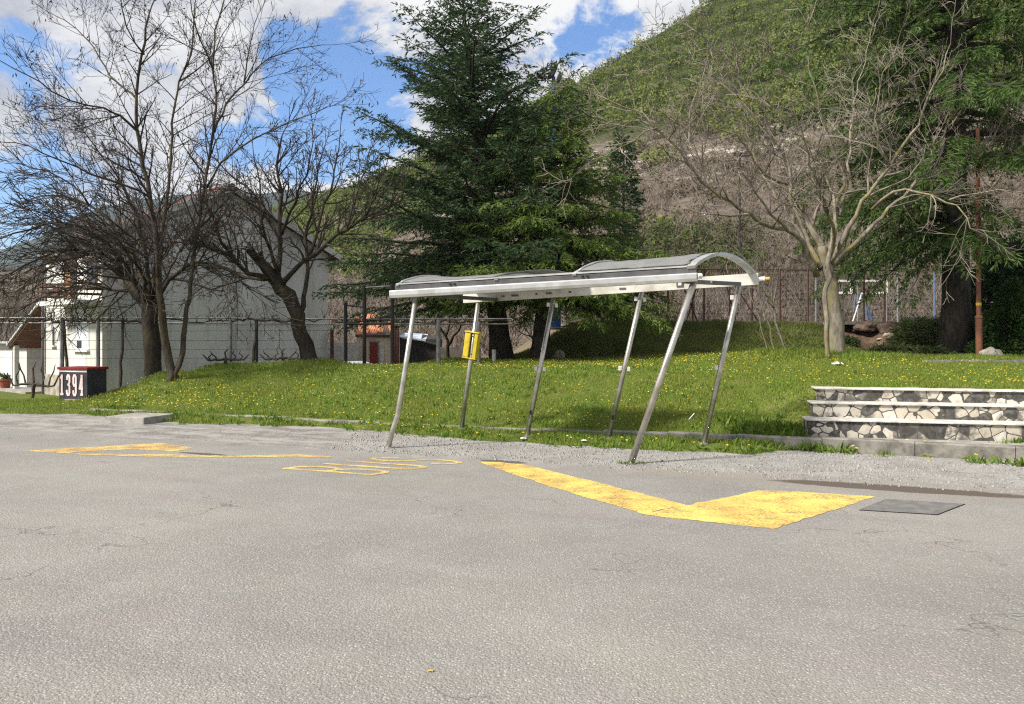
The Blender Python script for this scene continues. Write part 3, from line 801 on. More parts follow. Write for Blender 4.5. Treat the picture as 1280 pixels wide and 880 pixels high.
# vines climbing to the pergola
for px0,px1,lab,run in ((88,79,'thin dark vine climbing the pergola before the shuttered window',((79,10),(79,140))),
                    (149,153,'dark vine trunk climbing the pergola at the house corner',((153,60),(153,262))),
                    (316,321,'dark vine beside the iron post of the pergola on the grey wall',((321,262),(321,420)))):
    vt=thing('grape_vine',lab,'vine',G(px0,DT,0),'grape vines on the pergola')
    m=MB(); m.tube(wob(G(px0,DT,-.1),W(px1,399,DT),8,.03,rng),[.05,.05,.045,.045,.04,.045,.04,.035,.04],7); m.build('trunk',M['vine'],vt)
    m=MB()
    for (a,bb) in run: knotty(m,wob(W(a,400,DT-.02),W(bb,401,DT+.05),14,.06,rng),.035,.014,26,rng)
    m.build('arms',M['vine'],vt)
vt=thing('grape_vine','vine wood running along the pergola rail beside the pull-up bars','vine',W(480,402,DT),'grape vines on the pergola')
m=MB(); knotty(m,wob(W(420,402,DT),W(640,402,DT+.05),16,.05,rng),.03,.014,26,rng); m.build('arms',M['vine'],vt)
# low pruned vines with spread arms
for px,by,d,w,hgt,lab in ((281,462,21.0,28,15,'low pruned grape vine with raised arms left of the iron post'),
                      (352,462,21.0,29,15,'low pruned grape vine with raised arms beside the leaning pollard tree'),
                      (41,490,21.4,35,36,'gnarled low vine with two bent arms in front of the white porch')):
    g0=G(px,d,-.05); s=d/F
    vt=thing('low_grape_vine',lab,'vine',g0,'low pruned vines')
    hd=g0+Vector((.03,0,hgt*s*.55+.05))
    m=MB(); m.tube(wob(g0,hd,4,.02,rng),[.05,.045,.04,.045,.05],6); m.build('trunk',M['vine'],vt)
    m=MB()
    for sg in (-1,1):
        e=hd+Vector((sg*w*s*.75,rng.uniform(-.1,.1),-.03)); pts=wob(hd,e,5,.035,rng)+[e+Vector((sg*w*s*.22,0,hgt*s*.45))]
        m.tube(pts,[.038,.034,.034,.03,.03,.026,.014],6)
        for i in (2,4):
            p=pts[i]; a=p+Vector((sg*.05,0,hgt*s*.3)); b=a+Vector((sg*.09*rng.choice((-1,1)),0,hgt*s*.22)); cc=b+Vector((.04*sg,0,hgt*s*.25))
            m.tube([p,a,b,cc],[.026,.02,.018,.008],5)
    a=hd+Vector((-.03,0,hgt*s*.55)); b=a+Vector((.09,0,hgt*s*.25)); m.tube([hd,a,b],[.03,.022,.01],5)
    m.build('arms',M['vine'],vt)

# ================================================================== pull-up bars
pb=thing('pull_up_bars','black metal pull-up frame with three posts of different heights on the grass','exercise bars',G(460,21.2))
tops={432:(380,21.4),455.5:(358.5,21.2),490.5:(357,20.7)}
for px,(ty,d) in tops.items():
    m=MB(); m.tube([G(px,d,-.1),W(px,ty,d)],.05,8); p=m.build('post',M['iron'],pb)
    m=MB(); m.lathe(W(px,ty,d)-Vector((0,0,.005)),[(.06,0),(.06,.03),(.03,.05)],8); m.build('cap',M['iron'],p)
m=MB(); m.tube([W(432,381.5,21.4),W(455,384,21.2)],.022,8); m.build('bar',M['iron'],pb)
m=MB(); m.tube([W(455.5,359.5,21.2),W(490.5,357.5,20.7)],.022,8); m.build('bar',M['galv'],pb)
m=MB(); m.tube([W(432,405,21.4),W(455,405,21.2)],.028,8); m.build('bar',M['iron'],pb)
m=MB(); m.tube([W(455,404.5,21.2),W(490,404,20.7)],.028,8); m.build('bar',M['iron'],pb)

# ================================================================== ruined cottage and shed behind the bank
M['old_plaster']=plaster('old_plaster',(.66,.56,.43),(.45,.36,.26),1.5,.8)
M['tile_orange']=tiles('orange_tiles',(.62,.25,.12),(.45,.19,.10))
M['red_door']=simple('red_door',(.26,.04,.03),(.17,.03,.025),6,.7)
M['white_block']=simple('white_render',(.66,.64,.60),(.5,.48,.45),4,.9)
Dc=34.0; zb=-.1
rc=thing('ruined_cottage','small crumbling cottage with patched orange tiles and a red door behind the pull-up bars','cottage',W(460,455,Dc))
def fb(mb,x0,x1,y0,y1,d0,d1):   # box given by its front face in the photograph's pixels
    a=W(x0,y1,d0); b=W(x1,y0,d0); mb.frame_box(a,(b.x-a.x,0,0),(0,d1-d0,0),(0,0,b.z-a.z))
m=MB(); fb(m,446,500,421,466,Dc,Dc+3.2); m.build('wall',M['old_plaster'],rc)
m=MB(); fb(m,462.5,472,428,462,Dc-.04,Dc-.001); m.build('door',M['red_door'],rc)
m=MB(); fb(m,461.3,462.4,427,462,Dc-.06,Dc-.002); fb(m,472.1,473.2,427,462,Dc-.06,Dc-.002); fb(m,461.3,473.2,425.6,427,Dc-.06,Dc-.002); m.build('door_frame',M['stone'],rc)
m=MB(); fb(m,475,480,432,455,Dc-.03,Dc-.002); m.build('plaster_patch',M['white_block'],rc)
rg=random.Random(4)
m=MB()
for k in range(60):
    x0=446+rg.uniform(0,1)*44; t=rg.random()**.8
    y=421-t*24+ (6 if x0>478 else 0)*t; p=W(x0,y,Dc-.2+t*1.9)
    m.beam(p,p+Vector((rg.uniform(-.06,.06),.38,.16)),.22,.05)
m.build('roof',M['tile_orange'],rc)
m=MB(); m.prism([W(444,419,Dc-.1),W(488,419,Dc-.1),W(482,399,Dc+1.8),W(452,398,Dc+1.8)],(0,.0,-.08)); m.build('roof_deck',M['tile'],rc)
m=MB(); fb(m,482,500,414,419,Dc-.15,Dc+2); m.build('lintel',M['stone'],rc)
m=MB(); fb(m,448,458,432,446,Dc-.02,Dc-.001); m.build('window',M['old_plaster'],rc)
dk=thing('dark_shed','dark tarred shed with a blue and white tarpaulin edge beside the cottage','shed',W(530,455,Dc-.4))
M['tar']=simple('tarred_board',(.03,.028,.026),(.05,.045,.04),5,.9)
M['tarp']=simple('blue_tarp',(.50,.54,.60),(.27,.33,.42),2.2,.5,lo=.42,hi=.6)
m=MB(); fb(m,501,545,424,466,Dc-.5,Dc+2.5); m.build('wall',M['tar'],dk)
m=MB(); m.prism([W(498,417,Dc+1),W(535,419,Dc+1),W(532,427,Dc-.7),W(500,422,Dc-.7)],(0,0,.05)); m.build('tarpaulin',M['tarp'],dk)
m=MB(); m.prism([W(528,419,Dc+.6),W(550,424,Dc+.6),W(547,432,Dc-.7),W(526,427,Dc-.7)],(0,0,.05)); m.build('roof',M['tar'],dk)
lw=thing('dry_stone_wall','low dark stone wall behind the small bare fruit tree','wall',W(555,455,32))
m=MB(); fb(m,545,582,434,466,32,32.6); m.build('courses',simple('dark_rubble',(.075,.065,.058),(.13,.115,.10),2.5,.95,bmp=.8),lw)
ww=thing('white_wall_fragment','short whitewashed wall with a reddish post at the left of the cottage','wall',W(420,455,33))
m=MB(); fb(m,409,447,428,466,33.4,33.8); m.build('wall',M['white_block'],ww)
M['rust']=simple('rusty_metal',(.10,.04,.028),(.065,.035,.028),8,.85)
for px in (415,494,497):
    ps=thing('rusty_post','rusty red iron post standing before the %s'%('white wall fragment' if px==415 else ('corner of the cottage' if px==494 else 'dark shed')),'post',W(px,462,31.5),'red posts by the cottage')
    m=MB(); top=413 if px==415 else 408; m.tube([W(px,466,31.5),W(px,top,31.5)],.07 if px==415 else .055,8); m.build('shaft',M['rust'],ps)
    m=MB(); m.box(W(px,top-.6,31.5),(.16,.16,.04)); m.build('cap',M['rust'],ps)
# parked car roof behind the crest
M['car']=simple('pale_car_paint',(.60,.64,.68),(.52,.57,.62),2,.25,spec=.5)
M['carglass']=simple('car_glass',(.10,.14,.19),(.06,.09,.12),2,.08,spec=.6)
cc=W(441,452,27.5); cx=cc.x; cz=cc.z
cr=thing('parked_car','pale silver car whose roof shows over the grass crest before the cottage','car',(cx,27.5,cz-1.42))
def section(prof,w,y0):
    return [Vector((cx+px_,y0,cz-1.42+pz)) for px_,pz in prof]
bodyp=[(-1.1,.25),(-1.12,.62),(-1.0,.85),(-.75,.93),(.8,.95),(1.35,.86),(1.45,.55),(1.42,.25)]
m=MB(); m.prism(section(bodyp,1,26.8),(0,1.6,0)); m.build('body',M['car'],cr,bevel=.06)
cab=[(-.82,.93),(-.55,1.33),(-.35,1.41),(.25,1.42),(.45,1.36),(.85,.95)]
m=MB(); m.prism(section(cab,1,26.9),(0,1.4,0)); m.build('cabin',M['car'],cr,bevel=.05)
win=[(-.70,.96),(-.48,1.30),(-.05,1.33),(-.05,.96)]; win2=[(.02,.96),(.02,1.33),(.36,1.30),(.70,.97)]
for wv in (win,win2):
    m=MB(); m.prism(section(wv,1,26.885),(0,.012,0)); m.build('window',M['carglass'],cr)
for wx in (-.68,.9):
    m=MB(); c_=Vector((cx+wx,26.78,cz-1.42+.3)); m.tube([c_,c_+Vector((0,.2,0))],.3,18); wl=m.build('wheel',M['dark'],cr)
    m=MB(); m.tube([c_-Vector((0,.01,0)),c_+Vector((0,.02,0))],.17,14); m.build('rim',M['alu'],wl)
# ================================================================== court terrace, fence, masts, rocks
M['court']=concrete('court_slab',(.20,.18,.15),.5,3)
m=MB()
rg=random.Random(8)
front=[]
xx=2.0
while xx<26:
    front.append(Vector((xx,28.35+rg.uniform(-.12,.12)-(.25 if 11<xx<13.6 else 0),2.0))); xx+=.6
m.prism(front+[Vector((26,44,2.0)),Vector((2,44,2.0))],(0,0,.09)); cs=m.build('court_slab',M['court']); tag(cs,kind='structure')
fn=thing('court_fence','tall rusty wire mesh fence on reddish posts along the top of the mound','fence',(7,28.6,2.05))
zt0=2.05
posts=[(690,30),(708,30),(737,29),(763,29),(795,29),(815,28.8),(835,28.7),(866,28.6),(880,28.6),(912,28.6),(940,28.6),(975,28.6),(1010,28.6),(1080,28.6),(1106,28.6)]
for px,d in posts:
    top=W(px,336 if px>780 else 345,d); b=Vector((top.x,d,zt0))
    m=MB(); m.tube([b,top],.033,6); m.build('post',M['rust'],fn)
for a,bq in (((845,336),(872,402)),((858,402),(878,336)),((905,336),(948,402)),((920,400),(905,345))):
    m=MB(); m.tube([W(a[0],a[1],28.7),W(bq[0],bq[1],28.7)],.025,5); m.build('brace',M['rust'],fn)
mw=simple('rusty_wire',(.09,.065,.05),(.14,.12,.10),4,.9)
m=MB()
xa,xb=W(690,0,29).x,W(1125,0,28.6).x
for i in range(int((xb-xa)/.3)):
    x=xa+i*.3; m.tube([(x,28.75,zt0),(x+.03*n2(x,0,1,2),28.75,3.95)],.0045,3)
for k in range(7): 
    z=zt0+.08+k*.3; m.tube([(xa,28.76,z),((xa+xb)/2,28.76,z+.05*n2(k,1,1,3)),(xb,28.76,z)],.0055,3)
m.build('mesh',mw,fn)
m=MB(); m.tube([W(690,345,29),W(790,337,28.75),W(960,337,28.75),W(1125,338,28.75)],.03,6); m.build('top_rail',M['rust'],fn)

# far court fence with blue posts
M['bluep']=simple('blue_post_paint',(.10,.14,.24),(.07,.10,.17),5,.6)
M['bluemast']=simple('mast_blue_paint',(.05,.12,.42),(.035,.085,.30),5,.5)
ff=thing('far_court_fence','pale blue fence posts with thin mesh on the far side of the sports court','fence',(17,40,2))
for px in (1072,1122,1168,1215,1020,975):
    d=40; m=MB(); m.tube([Vector(((px-640)/F*d,d,2.0)),Vector(((px-640)/F*d,d,4.9))],.055 if px>1150 else .04,7); m.build('post',M['bluep'] if px in(1168,1215) else M['galv'],ff)
m=MB()
for k in range(70):
    x=(900-640)/F*40+k*.25
    m.tube([(x,40.1,2.0),(x,40.1,4.8)],.006,3)
for k in range(12): m.tube([(10.4,40.1,2.1+k*.24),(28,40.1,2.1+k*.24)],.006,3)
m.build('mesh',M['galv'],ff)
# goal: white frame and blue/white A-frame
gl=thing('white_goal_frame','white football goal frame partly hidden by the big conifer branches','goal',W(1050,402,37))
m=MB()
for a,b in (((1044,366),(1064,366)),((1064,366),(1064,354)),((1090,366),(1108,366)),((1108,366),(1108,352)),((1044,366),(1044,350)),((1044,351),(1108,351)),((1078,366),(1078,374))): m.beam(W(*a,37),W(*b,37),.10,.10,(0,1,0))
m.build('frame',M['white_paint'],gl)
for q in (1044,1108):
    m=MB(); m.tube([W(q,366,37),W(q,404,37)],.05,6); m.build('leg',M['galv'],gl)
g2=thing('white_goal_frame','white slanted goal stand between the rusty flag pole and the rounded conifer','goal',W(1224,402,36))
m=MB()
for a,b in (((1214,341),(1236,341)),((1214,341),(1214,352)),((1224,360),(1224,400)),((1208,402),(1232,384)),((1224,386),(1236,402)),((1226,348),(1238,348))): m.beam(W(*a,36),W(*b,36),.13,.12,(0,1,0))
m.build('frame',M['white_paint'],g2)
m=MB(); m.tube([W(1214,352,36),W(1214,404,36)],.05,6); m.build('leg',M['bluep'],g2)
sw=thing('a_frame_stand','pale blue and white A-frame stand on the court behind the washed out bank','stand',W(1080,402,33))
for a,b,mt,r in (((1066,402),(1077,368),'white_paint',.035),((1077,368),(1090,400),'bluep',.05),((1067,390),(1070,364),'bluep',.04),((1081,372),(1084,400),'bluep',.06)):
    m=MB(); m.tube([W(*a,33),W(*b,33)],r,6); m.build('strut',M[mt],sw)
m=MB(); m.tube([W(1069,392,33),W(1087,392,33)],.02,6); m.build('crossbar',M['galv'],sw)

# floodlight mast behind the cedars
fm=thing('floodlight_mast','tall blue mast with dark floodlights poking out above the second cedar','floodlight',W(694,410,29))
m=MB(); m.tube([W(694.5,412,29),W(694.5,365,29)],.19,12); m.tube([W(694.5,365.1,29),W(693,230,29),W(692,96,29)],[.12,.10,.07],10); m.build('mast',M['bluemast'],fm)
m=MB(); m.lathe(W(694.5,411,29),[(.30,0),(.30,.04),(.2,.06)],12); m.build('base_plate',M['galv'],fm)
M['lampblack']=simple('lamp_black',(.02,.02,.022),(.035,.035,.04),6,.5)
for px,py,s in ((690.5,91,1.),(698.5,98.5,.8)):
    c=W(px,py,29); m=MB(); m.frame_box(c+Vector((-.2*s,-.15,-.24*s)),Vector((.25,0,.10))*s,(0,.3,0),Vector((.16,0,.42))*s); lm=m.build('floodlight',M['lampblack'],fm,bevel=.03)
    m=MB(); m.tube([c-Vector((0,0,.2)),W(692,100,29)],.03,6); m.build('bracket',M['lampblack'],lm)
# utility pole on the slope
up_=thing('utility_pole','thin grey power pole with dark insulators on the brushy hill foot','pole',W(926,345,52))
m=MB(); m.tube([W(926,352,52),W(924,190,52)],[.075,.055],8); m.build('pole',M['iron'],up_)
m=MB(); m.beam(W(916,196,52),W(942,194,52),.09,.09); ca=m.build('crossarm',M['iron'],up_)
for px in (918,925,932,940):
    m=MB(); m.lathe(W(px,196,52),[(.05,0),(.12,.08),(.06,.14),(.12,.22),(.04,.32)],8); m.build('insulator',M['lampblack'],ca)
# rusty flag pole
fp=thing('rusty_pole','tall thin rusty pole standing on the lawn in front of the big conifer','pole',G(1224,22))
g0=G(1224,22,-.05)
M['rustpole']=simple('rusty_brown_pole',(.23,.095,.05),(.14,.06,.04),3,.8,sx=(1,1,.6))
m=MB(); m.tube([g0,W(1223.5,396,22)],.085,10); m.build('lower_tube',M['rustpole'],fp)
m=MB(); m.tube([W(1223.5,397,22),W(1222,160,22)],[.062,.05],10); m.build('upper_tube',M['rustpole'],fp)
m=MB(); m.lathe(W(1223.5,398,22),[(.095,0),(.095,.06),(.07,.08)],10); m.build('collar',M['rustpole'],fp)
m=MB(); m.lathe(W(1223.4,382,22),[(.07,0),(.07,.08)],10); m.build('yellow_band',M['yellowcap'],fp)
# rocks
M['rock']=simple('pale_rock',(.38,.35,.29),(.22,.20,.17),7,.9,bmp=.7)
M['rock_brown']=simple('brown_rock',(.12,.085,.06),(.06,.042,.032),6,.95,bmp=.9)
def rock(c,rx,ry,rz,mat,name,label,seed,group=None):
    import bmesh
    bm=bmesh.new(); bmesh.ops.create_icosphere(bm,subdivisions=3,radius=1)
    for v in bm.verts:
        k=1+.35*mnoise.noise(v.co*1.3+Vector((seed,0,0)))+.12*mnoise.noise(v.co*3.7+Vector((0,seed,0)))
        v.co=Vector((v.co.x*rx,v.co.y*ry,max(v.co.z,-.5)*rz))*k
    me=bpy.data.meshes.new(name); bm.to_mesh(me); bm.free(); me.materials.append(mat)
    o=bpy.data.objects.new(name,me); o.location=c; link(o); return tag(o,label,'rock',group)
rock(G(1238,21.6,.07),.30,.2,.19,M['rock'],'rock','pale limestone rock at the foot of the rusty pole',1)
rock(G(699,25.2,.1),.17,.14,.2,M['rock'],'rock','small pinkish stone at the edge of the tree shade below the mound',2)
rock(W(1110,412,27.9),.34,.3,.28,M['rock_brown'],'boulder','brown earth boulder under the broken edge of the court',3)
rock(W(1080,410,28.1),.4,.3,.22,M['rock_brown'],'boulder','dark earth lump left of the boulder under the court edge',4)
rg=random.Random(2)
for k in range(16):
    t=rg.random(); px=lerp(1084,1142,t)+rg.uniform(-4,4); d=27.0+t*.9+rg.uniform(-.2,.2)
    rock(G(px,d,.02),rg.uniform(.05,.11),rg.uniform(.05,.1),rg.uniform(.03,.07),M['rock'],'rubble_stone','small pale rubble stone spilled down the washed out bank',10+k,'rubble stones on the washed out bank')
# edging on the lawn at right
ed=MB(); 
for k in range(7):
    a=W(1166+k*24,457.5,0.001); x0=9.6+k*1.0
    ed.box((x0+.5,18.6-.03*k,h(x0+.5,18.6)+.0),(.97,.14,.14))
o=ed.build('lawn_edging',M['kerb']); tag(o,'low concrete edging strip across the lawn in front of the conifer','edging')

# litter
def litter(name,label,cat,c,size,mat,seed,squash=1):
    rg=random.Random(seed); m=MB(); n=7; vs=[]
    for i in range(n):
        for j in range(n):
            u,v=i/(n-1)-.5,j/(n-1)-.5
            vs.append(Vector(c)+Vector((u*size*1.3,v*size,size*(.25+.35*mnoise.noise(Vector((u*4+seed,v*4,seed))))*squash*(1-1.2*(u*u+v*v)))))
    fs=[(i*n+j,i*n+n+j,i*n+n+j+1,i*n+j+1) for i in range(n-1) for j in range(n-1)]
    m.add(vs,fs); o=m.build(name,mat); s=o.modifiers.new('thickness','SOLIDIFY'); s.thickness=.004
    return tag(o,label,cat)
M['litterblue']=simple('pale_plastic',(.5,.6,.68),(.7,.72,.72),12,.4)
M['litterwhite']=simple('white_paper',(.75,.75,.73),(.62,.62,.6),12,.7)
M['litteryellow']=simple('yellow_leaf',(.5,.36,.12),(.36,.22,.07),14,.7)
litter('plastic_bag','crumpled pale blue plastic bag in the grass left of the right bare tree','litter',G(1047,17.5,.02),.17,M['litterblue'],1,1.4)
litter('paper_scrap','small white crumpled paper in the grass strip behind the shelter posts','litter',G(730,11.75,.03),.06,M['litterwhite'],2)
litter('paper_scrap','white paper scrap caught at the foot of the second rear post','litter',G(654,12.1,.04),.07,M['litterwhite'],3)
litter('dry_leaf','yellowish dry leaf lying against the kerb below the steps','leaf',G(1160,10.25,.0)*1+Vector((0,0,.04)),.08,M['litteryellow'],4)
litter('dry_leaf','small orange leaf lying on the asphalt in the foreground','leaf',P0(538,838,.006),.02,M['litteryellow'],6,.6)
m=MB(); m.tube([G(861,12.6,.10),G(868,12.7,.16)],.007,5); o=m.build('stick',M['litterwhite']); tag(o,'short pale stick standing out of the grass bank near the right rear post','stick')
m=MB(); m.tube([G(617.5,23.5,-.05),W(617.5,437,23.5)],.06,8); o=m.build('marker_stub',M['white_block']); tag(o,'short pale stub post beside the trunk of the tall cedar','post')
# lattice pylon on the ridge
py=thing('lattice_pylon','tiny lattice power pylon on the skyline of the green hill','pylon',W(815,55,236))
m=MB(); D_=236; bx_=[W(810.5,58,D_),W(819.5,58,D_)]; tp_=W(815,34,D_)
for p in bx_:
    for dy in (-1,1): m.tube([p+Vector((0,dy,0)),tp_],.12,4)
for t in (.2,.4,.6,.8):
    a=bx_[0].lerp(tp_,t); b=bx_[1].lerp(tp_,t); m.tube([a,b],.08,4); c=bx_[1].lerp(tp_,min(1,t+.2)); m.tube([a,c],.07,4)
m.build('lattice',M['galv'],py)
m=MB(); 
for yy,w in ((38,4),(42,5)): m.tube([W(815-w,yy,D_),W(815+w,yy,D_)],.12,4)
m.build('crossarm',M['galv'],py)
# ================================================================== hills
RX=[-900,-300,0,100,300,400,450,705,920,1280,1700,2300]
RY=[352,345,338,330,280,246,232,114,-16,-170,-250,-300]
DR=230.0
def hfoot(px): return lerp(62,46,sstep(350,650,px))
def hz0(px): return lerp(-.6,1.9,sstep(550,720,px))
def hillp(px,k):
    d0=hfoot(px); y=d0+(DR-d0)*k
    zr=CAMZ+(HY-pw(RX,RY,px))/F*DR
    x=(px-640)/F*y
    z=hz0(px)+(zr-hz0(px))*(.35*k+.65*max(k,0)**1.45)
    z+=k*(1-k)*10*n2(x,y,.022,21)+k*1.6*n2(x,y,.07,22)*(1 if k<.97 else .4)
    if k>1: z-= (k-1)*DR*1.1
    return Vector((x,y,z))
def hill_mat():
    m,nt,b=newmat('dry_hillside'); P=coords(nt)
    sx=nd(nt,'ShaderNodeSeparateXYZ'); nt.links.new(P,sx.inputs[0])
    a=noise(nt,P,.05,6,.6); f=noise(nt,P,.6,6,.7)
    dry=mix(nt,mrange(nt,f,.35,.65),(.165,.135,.112),(.095,.08,.064))
    dry=mix(nt,mth(nt,'MULTIPLY',mrange(nt,noise(nt,P,.28,6,.75),.55,.62),mrange(nt,sx.outputs[2],17,24)),dry,(.40,.35,.31))
    grn=mix(nt,mrange(nt,f,.35,.6),(.05,.06,.018),(.025,.035,.01))
    hm=mrange(nt,mth(nt,'ADD',sx.outputs[2],mth(nt,'MULTIPLY',mth(nt,'SUBTRACT',a,.5),14)),31,39)
    setc(nt,b,mix(nt,hm,dry,grn)); b.inputs['Roughness'].default_value=.95; b.inputs['Specular IOR Level'].default_value=.05
    bump(nt,b,f,.6,.5); return m
M['hill']=hill_mat()
pxs=np.linspace(-900,2300,150); ks=list(np.linspace(-.03,1,56))+[1.15,1.6]
vs=[hillp(p,k) for k in ks for p in pxs]; n_=len(pxs)
m=MB(); m.add(vs,[(j*n_+i,j*n_+i+1,(j+1)*n_+i+1,(j+1)*n_+i) for j in range(len(ks)-1) for i in range(n_-1)])
hl=m.build('hill',M['hill'],smooth=True); tag(hl,kind='structure')
# far mountain
MX=[-900,-200,0,60,100,170,215,280,330,370,420,520]; MY=[330,322,309,288,268,247,243,240,243,236,246,300]
m=MB(); vs=[]; DM=1500.; pm=np.linspace(-900,520,110)
for k in (0,.25,.5,.75,.9,1,1.2):
    for p in pm:
        ry=pw(MX,MY,p); d=lerp(900,DM,k); zr=CAMZ+(HY-ry)/F*DM
        z=-5+(zr+5)*min(k,1)**1.2-(max(0,k-1)*800)
        x=(p-640)/F*d; z+=14*n2(x,d,.006,31)*k+5*n2(x,d,.03,32)*k
        vs.append((x,d,z))
n_=len(pm); m.add(vs,[(j*n_+i,j*n_+i+1,(j+1)*n_+i+1,(j+1)*n_+i) for j in range(6) for i in range(n_-1)])
M['mountain']=simple('forested_mountain',(.035,.05,.045),(.022,.032,.03),.02,.95,spec=.05)
o=m.build('mountain',M['mountain'],smooth=True); tag(o,kind='structure')

NR=np.random.default_rng(12)
# shrubs on the hillside: leafy clumps, far too many to count
def clumps(name,N,kf,pxr,size,leaves,lsz,mat,seed,label,accept=None,squash=.75):
    rg=random.Random(seed); r=np.random.default_rng(seed); Ps=[];Ds=[];Ls=[];Us=[]
    cnt=0; tries=0
    while cnt<N and tries<N*6:
        tries+=1
        px=rg.uniform(*pxr); k=kf(rg)
        p=hillp(px,k)
        if accept and not accept(px,k,p,rg): continue
        s=rg.uniform(*size)*(.7+.6*rg.random()**2)
        u=nrm(r.normal(size=(leaves,3))); u[:,2]=np.abs(u[:,2])*1.0-.15
        rad=r.uniform(.55,1.08,(leaves,1))*(1+.25*np.sin(u[:,:1]*5+cnt))
        pos=np.array(p)+u*rad*np.array([s,s,s*squash])+np.array([0,0,s*.25])
        Us.append(u); Ps.append(pos); Ds.append(nrm(u+r.normal(size=(leaves,3))*.7)); Ls.append(r.uniform(.6,1.4,leaves)*lsz*s)
        cnt+=1
    P=np.concatenate(Ps); D=np.concatenate(Ds); L=np.concatenate(Ls)
    U=np.concatenate(Us); T_=nrm(np.cross(U,r.normal(size=U.shape))); o=fast_mesh(name,diamonds(P,nrm(T_+D*.25),L,L*.62,r,out=U),4,mat); return tag(o,label,None,kind='stuff')
M['maquis']=leafmat('maquis',[(.085,.115,.022),(.14,.17,.035),(.19,.21,.05),(.11,.145,.03)],.3,.7,(.075,.105,.024),.32)
def acc_green(px,k,p,rg):
    gz=p.z+15*mnoise.noise(p*.03+Vector((5,5,5)))
    return gz>lerp(33,20,sstep(640,400,px)) or rg.random()<.06
clumps('hill_shrubs',5200,lambda r:r.uniform(.10,1.01)**.8,(230,1500),(1.2,2.9),84,.21,M['maquis'],41,None,acc_green)
M['bushy']=leafmat('dry_bush',[(.08,.06,.042),(.13,.10,.07),(.085,.085,.035),(.16,.125,.095)],.2,.8,(.075,.062,.04),.12)
clumps('hill_brush',3400,lambda r:r.uniform(.0,.45),(-300,1400),(.7,1.7),60,.20,M['bushy'],42,None)
clumps('hill_brush',900,lambda r:r.uniform(.0,1.0),(-400,70),(1.0,2.4),90,.16,M['bushy'],44,None)
M['lowgreen']=leafmat('low_green_bush',[(.035,.055,.014),(.06,.08,.02),(.09,.10,.025)],.2,.7)
clumps('green_bushes',85,lambda r:r.uniform(.07,.16),(800,1010),(1.2,2.2),220,.13,M['lowgreen'],43,None,lambda px,k,p,r:abs(px-875)<70)
# bare thicket at the foot of the hill: upright twigs
def thicket(name,N,pxr,kr,hr,wid,mat,seed,stems=11,acc=None):
    r=np.random.default_rng(seed); rg=random.Random(seed); V=[]
    for i in range(N):
        px=rg.uniform(*pxr); k=kr[0]+(kr[1]-kr[0])*rg.random()**1.3
        if acc and not acc(px,k): continue
        p=np.array(hillp(px,k)); H=rg.uniform(*hr)
        for s in range(stems):
            a=rg.uniform(0,6.283); sp=rg.uniform(.1,1.5); b0=p+np.array([rg.uniform(-.5,.5),rg.uniform(-.5,.5),-.1])
            hh=H*rg.uniform(.55,1.1); d=np.array([math.cos(a)*sp,math.sin(a)*sp,1.])*hh
            mid=b0+d*.5+r.normal(size=3)*.12; tip=b0+d+r.normal(size=3)*.3
            side=np.array([math.cos(a+1.57),math.sin(a+1.57)*.3,0])*wid*.5
            V+= [b0-side,b0+side,mid+side*.7,mid-side*.7, mid-side*.7,mid+side*.7,tip+side*.2,tip-side*.2]
            # side twigs
            for q in range(3):
                t=rg.uniform(.3,.95); o0=b0+d*t; e=o0+np.array([rg.uniform(-1,1),rg.uniform(-1,1),rg.uniform(.3,1.2)])*hh*.22
                V+=[o0-side*.5,o0+side*.5,e+side*.15,e-side*.15]
    o=fast_mesh(name,np.array(V),4,mat); return tag(o,None,None,kind='stuff')
M['twigs']=leafmat('bare_twigs',[(.11,.085,.07),(.19,.155,.135),(.27,.23,.205),(.15,.115,.09)],0,.9,(.13,.10,.075),.12)
thicket('bare_thicket',1500,(690,1400),(-.01,.30),(1.0,3.0),.04,M['twigs'],51)
thicket('bare_thicket_behind_house',900,(-250,640),(-.01,.22),(2.2,4.0),.05,M['twigs'],52)

